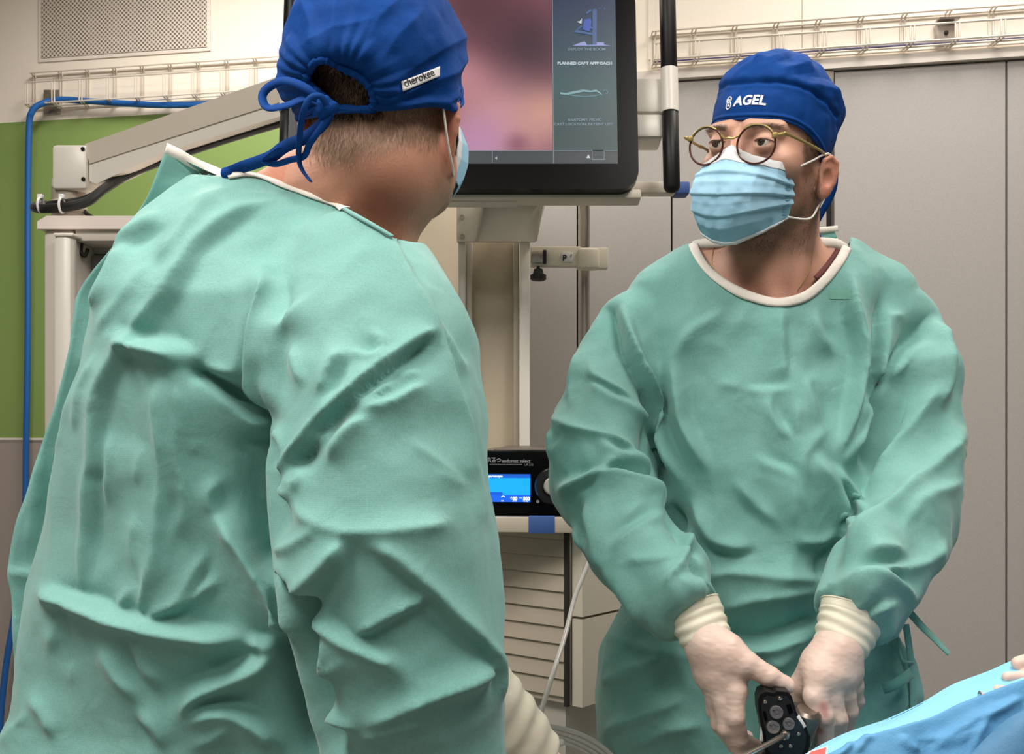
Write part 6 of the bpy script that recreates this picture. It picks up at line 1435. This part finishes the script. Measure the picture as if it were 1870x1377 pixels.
c2 = [(1448, 1405, 1.13), (1510, 1382, 1.13), (1575, 1352, 1.14), (1640, 1333, 1.14), (1700, 1315, 1.15), (1755, 1290, 1.155), (1815, 1266, 1.16), (1880, 1242, 1.165), (1975, 1212, 1.175), (2210, 1140, 1.19)]
lowr = [[(x-3, y+60, Y-.015) for x, y, Y in c2], [(x-6, y+200, Y-.05) for x, y, Y in c2], [(x-20, y+480, Y-.10) for x, y, Y in c2], [(x-60, y+1000, Y-.14) for x, y, Y in c2]]
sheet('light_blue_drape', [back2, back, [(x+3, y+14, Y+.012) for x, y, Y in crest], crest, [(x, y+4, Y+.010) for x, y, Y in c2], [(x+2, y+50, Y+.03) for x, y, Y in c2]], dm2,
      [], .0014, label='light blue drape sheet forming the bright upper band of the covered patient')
sheet('surgical_drape', [[(x+1, y+3, Y+.004) for x, y, Y in c2], c2]+lowr, dm,
      [([(1870, 1270), (1800, 1310), (1770, 1377)], .010, 20, 10, .15), ([(1560, 1377), (1580, 1350), (1600, 1345)], .005, 8, 10, .3), ([(1640, 1340), (1660, 1362), (1680, 1377)], .006, 10, 12, .3), ([(1660, 1352), (1720, 1350), (1790, 1310), (1870, 1275)], .005, 16, 10, .3),
       ([(1520, 1385), (1540, 1372), (1560, 1352)], .004, 6, 8, .3), ([(1690, 1370), (1760, 1345), (1810, 1320)], .005, 14, 14, .3)], .0022, label='blue surgical drape covering the patient in the lower right corner')
fl_ = [[(1768, 1384, 1.075), (1800, 1350, 1.08), (1838, 1318, 1.085), (1868, 1300, 1.09), (1900, 1290, 1.09), (2000, 1262, 1.10)], [(1766, 1400, 1.065), (1802, 1385, 1.062), (1842, 1360, 1.062), (1875, 1345, 1.065), (1905, 1338, 1.07), (2000, 1320, 1.08)], [(1740, 1560, 1.03), (1800, 1560, 1.03), (1840, 1560, 1.03), (1875, 1560, 1.03), (1905, 1560, 1.03), (2000, 1560, 1.03)]]
sheet('folded_drape', fl_, dm3, [], .002, label='darker blue folded drape corner lying on the blue drape at bottom right')
rl_ = MB(); a = [P(1466, 1388, 1.105), P(1478, 1372, 1.112), P(1512, 1362, 1.118), P(1508, 1388, 1.105)]
rl_.prism(a, (0, .0015, -.0005)); rb = rl_.build('warning_label', mat('label_white', 'F0EAEA', .5), None, False); tag(rb, 'pink-red label with white border stuck on the drape edge below the gloved hands', 'label')
c = np.mean(a, 0); MB().prism([c+(np.array(p)-c)*.84+[0, -.0008, 0] for p in a], (0, .0006, 0)).build('red_field', mat('label_red', 'E0504C', .5), rb, False)

# ---- instrument in the hands
Yi = 1.20
it = thing('surgical_instrument', P(1432, 1330, Yi+.02), 'black robotic instrument head with three grey discs and steel rod held in both gloved hands', 'instrument')
op = [(1384, 1280), (1388, 1268), (1399, 1263), (1413, 1266), (1419, 1262), (1439, 1264), (1446, 1272), (1455, 1302), (1470, 1322), (1479, 1345), (1478, 1365), (1468, 1392), (1420, 1398), (1398, 1378), (1393, 1340), (1385, 1302)]
m = MB(); m.prism([P(x, y, Yi+.004) for x, y in op], (.004, .035, 0)); m.build('housing', M['black'], it, True, 25)
ip = [(1432+(x-1432)*.86, 1328+(y-1328)*.86) for x, y in op]
m = MB(); m.prism([P(x, y, Yi) for x, y in ip], (0, .006, 0)); m.build('face_plate', mat('plate_black', '17191D', .35), it, True, 25)
dg_ = mat('disc_grey', '77777A', .35, .5)
for x, y, r in ((1417, 1300, .0072), (1411, 1327, .0072), (1439, 1321, .0066)):
    d = MB(); d.lathe([(r, 0), (r, .005), (r*.92, .0058), (r*.5, .0058), (r*.46, .005), (r*.2, .005), (r*.18, .0062), (1e-4, .0062)], P(x, y, Yi), (-.05, -1, .1), 32); o = d.build('drive_disc', dg_, it)
    for q in (.4, 2.5, 4.6): MB().cyl(P(x, y, Yi)+[r*.7*math.cos(q), -.0060, r*.7*math.sin(q)], P(x, y, Yi)+[r*.7*math.cos(q), -.005, r*.7*math.sin(q)], r*.09, 8).build('pin_hole', M['dark'], o)
for x, y in ((1397, 1281), (1424, 1275), (1458, 1340), (1443, 1362), (1426, 1362)):
    MB().lathe([(.0021, 0), (.0021, .0016), (.0012, .0022), (1e-4, .0022)], P(x, y, Yi), (0, -1, 0), 14).build('screw', M['steel'], it)
for pl in ([(1393, 1300), (1398, 1298), (1402, 1315), (1397, 1317)], [(1436, 1288), (1444, 1286), (1449, 1302), (1441, 1305)]):
    MB().prism([P(x, y, Yi-.001) for x, y in pl], (0, .002, 0)).build('slot', M['bezel'], it, False)
m = MB(); m.cyl(P(1436, 1341, Yi-.002), P(1355, 1384, Yi-.10), .0030, 16); m.build('rod', M['steel'], it)
m = MB(); m.lathe([(.0058, -.004), (.0062, .002), (.0050, .005), (.0034, .006)], P(1434, 1341, Yi), (-.35, -1, -.1), 20); m.build('rod_collar', M['steel'], it)
cx = P(1467, 1317, Yi+.034); m = MB(); m.lathe([(.0145, -.020), (.0175, -.016), (.0180, .010), (.0165, .016), (.0120, .019), (.0110, .017), (1e-4, .017)], cx, (.15, -.40, .90), 36); m.build('barrel', mat('barrel_steel', '9A8F86', .25, .85), it)
m = MB(); m.lathe([(.0150, -.055), (.0150, -.02)], cx, (.15, -.40, .90), 28); m.build('barrel_lower', M['black'], it)
m = MB(); m.rbox((-.0032, -.003, -.0075), (.0032, .003, .0075), .0012, roty(-32), P(1461, 1318, Yi+.006)); m.build('release_clip', M['inkw'], it)
m = MB(); m.rbox((-.002, -.003, -.009), (.002, .003, .009), .001, roty(6), P(1392, 1338, Yi+.012)); m.build('side_tab', M['inkw'], it)
m = MB(); m.prism([P(x, y, Yi+.022) for x, y in ((1455, 1300), (1474, 1302), (1458, 1313))], (0, .002, 0)); m.build('white_wedge', M['inkw'], it, False)
m = MB(); m.rbox(P(1400, 1420, Yi+.01), P(1472, 1385, Yi+.01)+np.array([0, .03, 0]), .004); m.build('rear_block', M['black'], it)

# ---- clear tube and coil
tb = mat('tube_clear', 'F2EEEA', .2, trans=.35, spec=.6, alpha=1)
m = MB(); m.tube(smooth_path([P(1100, 900, 1.75), P(1088, 985, 1.74), P(1072, 1035, 1.72), P(1050, 1090, 1.68), P(1032, 1160, 1.62), P(1008, 1235, 1.55), P(988, 1300, 1.5), P(980, 1335, 1.47), P(990, 1400, 1.44)], 8), .0036, 12); tag(m.build('suction_tube', tb), 'thin clear tube running down in front of the ribbed cabinet', 'tube')
cc = P(995, 1438, 1.42)
t = thing('tubing_coil', cc, 'coil of clear tubing at bottom centre, beside the left surgeon\'s glove', 'tube')
for k in range(4):
    m = MB(); r = .098-.005*k; R7 = roty(8+k*1.5)@rotx(-30-2*k); pts = [cc+R7@np.array([r*1.12*math.cos(q)+.004*k, .004*k, r*.82*math.sin(q)+.001*math.sin(3*q+k)]) for q in np.linspace(0, 2*math.pi, 60)[:-1]]; m.tube(pts, .0031, 10, closed=True); m.build('tubing_loop', tb, t)
g = Grid(P(1000, 1385, 1.40)*[1, 0, 1]+[0, 1.37, 0], P(1045, 1335, 1.40)*[1, 0, 1]+[0, 1.42, 0], .0015); g.add(g.cone(P(1018, 1357, 1.40), P(1026, 1356, 1.40), .0045, .0045)); V, F = g.mesh(); mo('tube_clamp', V, F, M['inkw'], t)

# ---- gloved hand of somebody outside the frame, at the right edge
hp = thing('person', P(2080, 1180, 1.3), 'gloved fingertips of a third person resting on the drape at the right edge', 'person')
lo, hi = P(1765, 1300, 1.2)*[1, 0, 1]+[0, 1.10, 0], P(2100, 1120, 1.25)*[1, 0, 1]+[0, 1.32, 0]
g = Grid(lo, hi, .0017)
for pts, rs in (([(1860, 1212, 1.200), (1890, 1205, 1.195), (1930, 1190, 1.20), (1985, 1180, 1.205)], [.0080, .009, .0098, .0115]), ([(1840, 1237, 1.185), (1870, 1238, 1.188), (1920, 1218, 1.19), (1985, 1195, 1.195)], [.0062, .0075, .0092, .0110]), ([(1822, 1260, 1.176), (1850, 1262, 1.178), (1920, 1250, 1.182), (1985, 1208, 1.19)], [.0055, .006, .008, .0105]), ([(1785, 1271, 1.168), (1792, 1276, 1.168), (1850, 1300, 1.172), (1990, 1222, 1.18)], [.0062, .006, .0060, .0100]), ([(1900, 1165, 1.21), (1950, 1160, 1.22), (2000, 1180, 1.22)], [.009, .011, .014])): g.add(g.chain([P(*p) for p in pts], rs, kk=.003), .003)
g.add(g.chain([P(1985, 1195, 1.20), P(2050, 1190, 1.22)], [.024, .026]), .012)
V, F = g.mesh(); mo('surgical_glove', V, F, M['glove'], hp)
m = MB(); m.tube([P(2045, 1190, 1.22), P(2120, 1180, 1.24), P(2300, 1120, 1.3)], [.034, .045, .06], 24); m.build('gown_sleeve', M['gown'], hp)
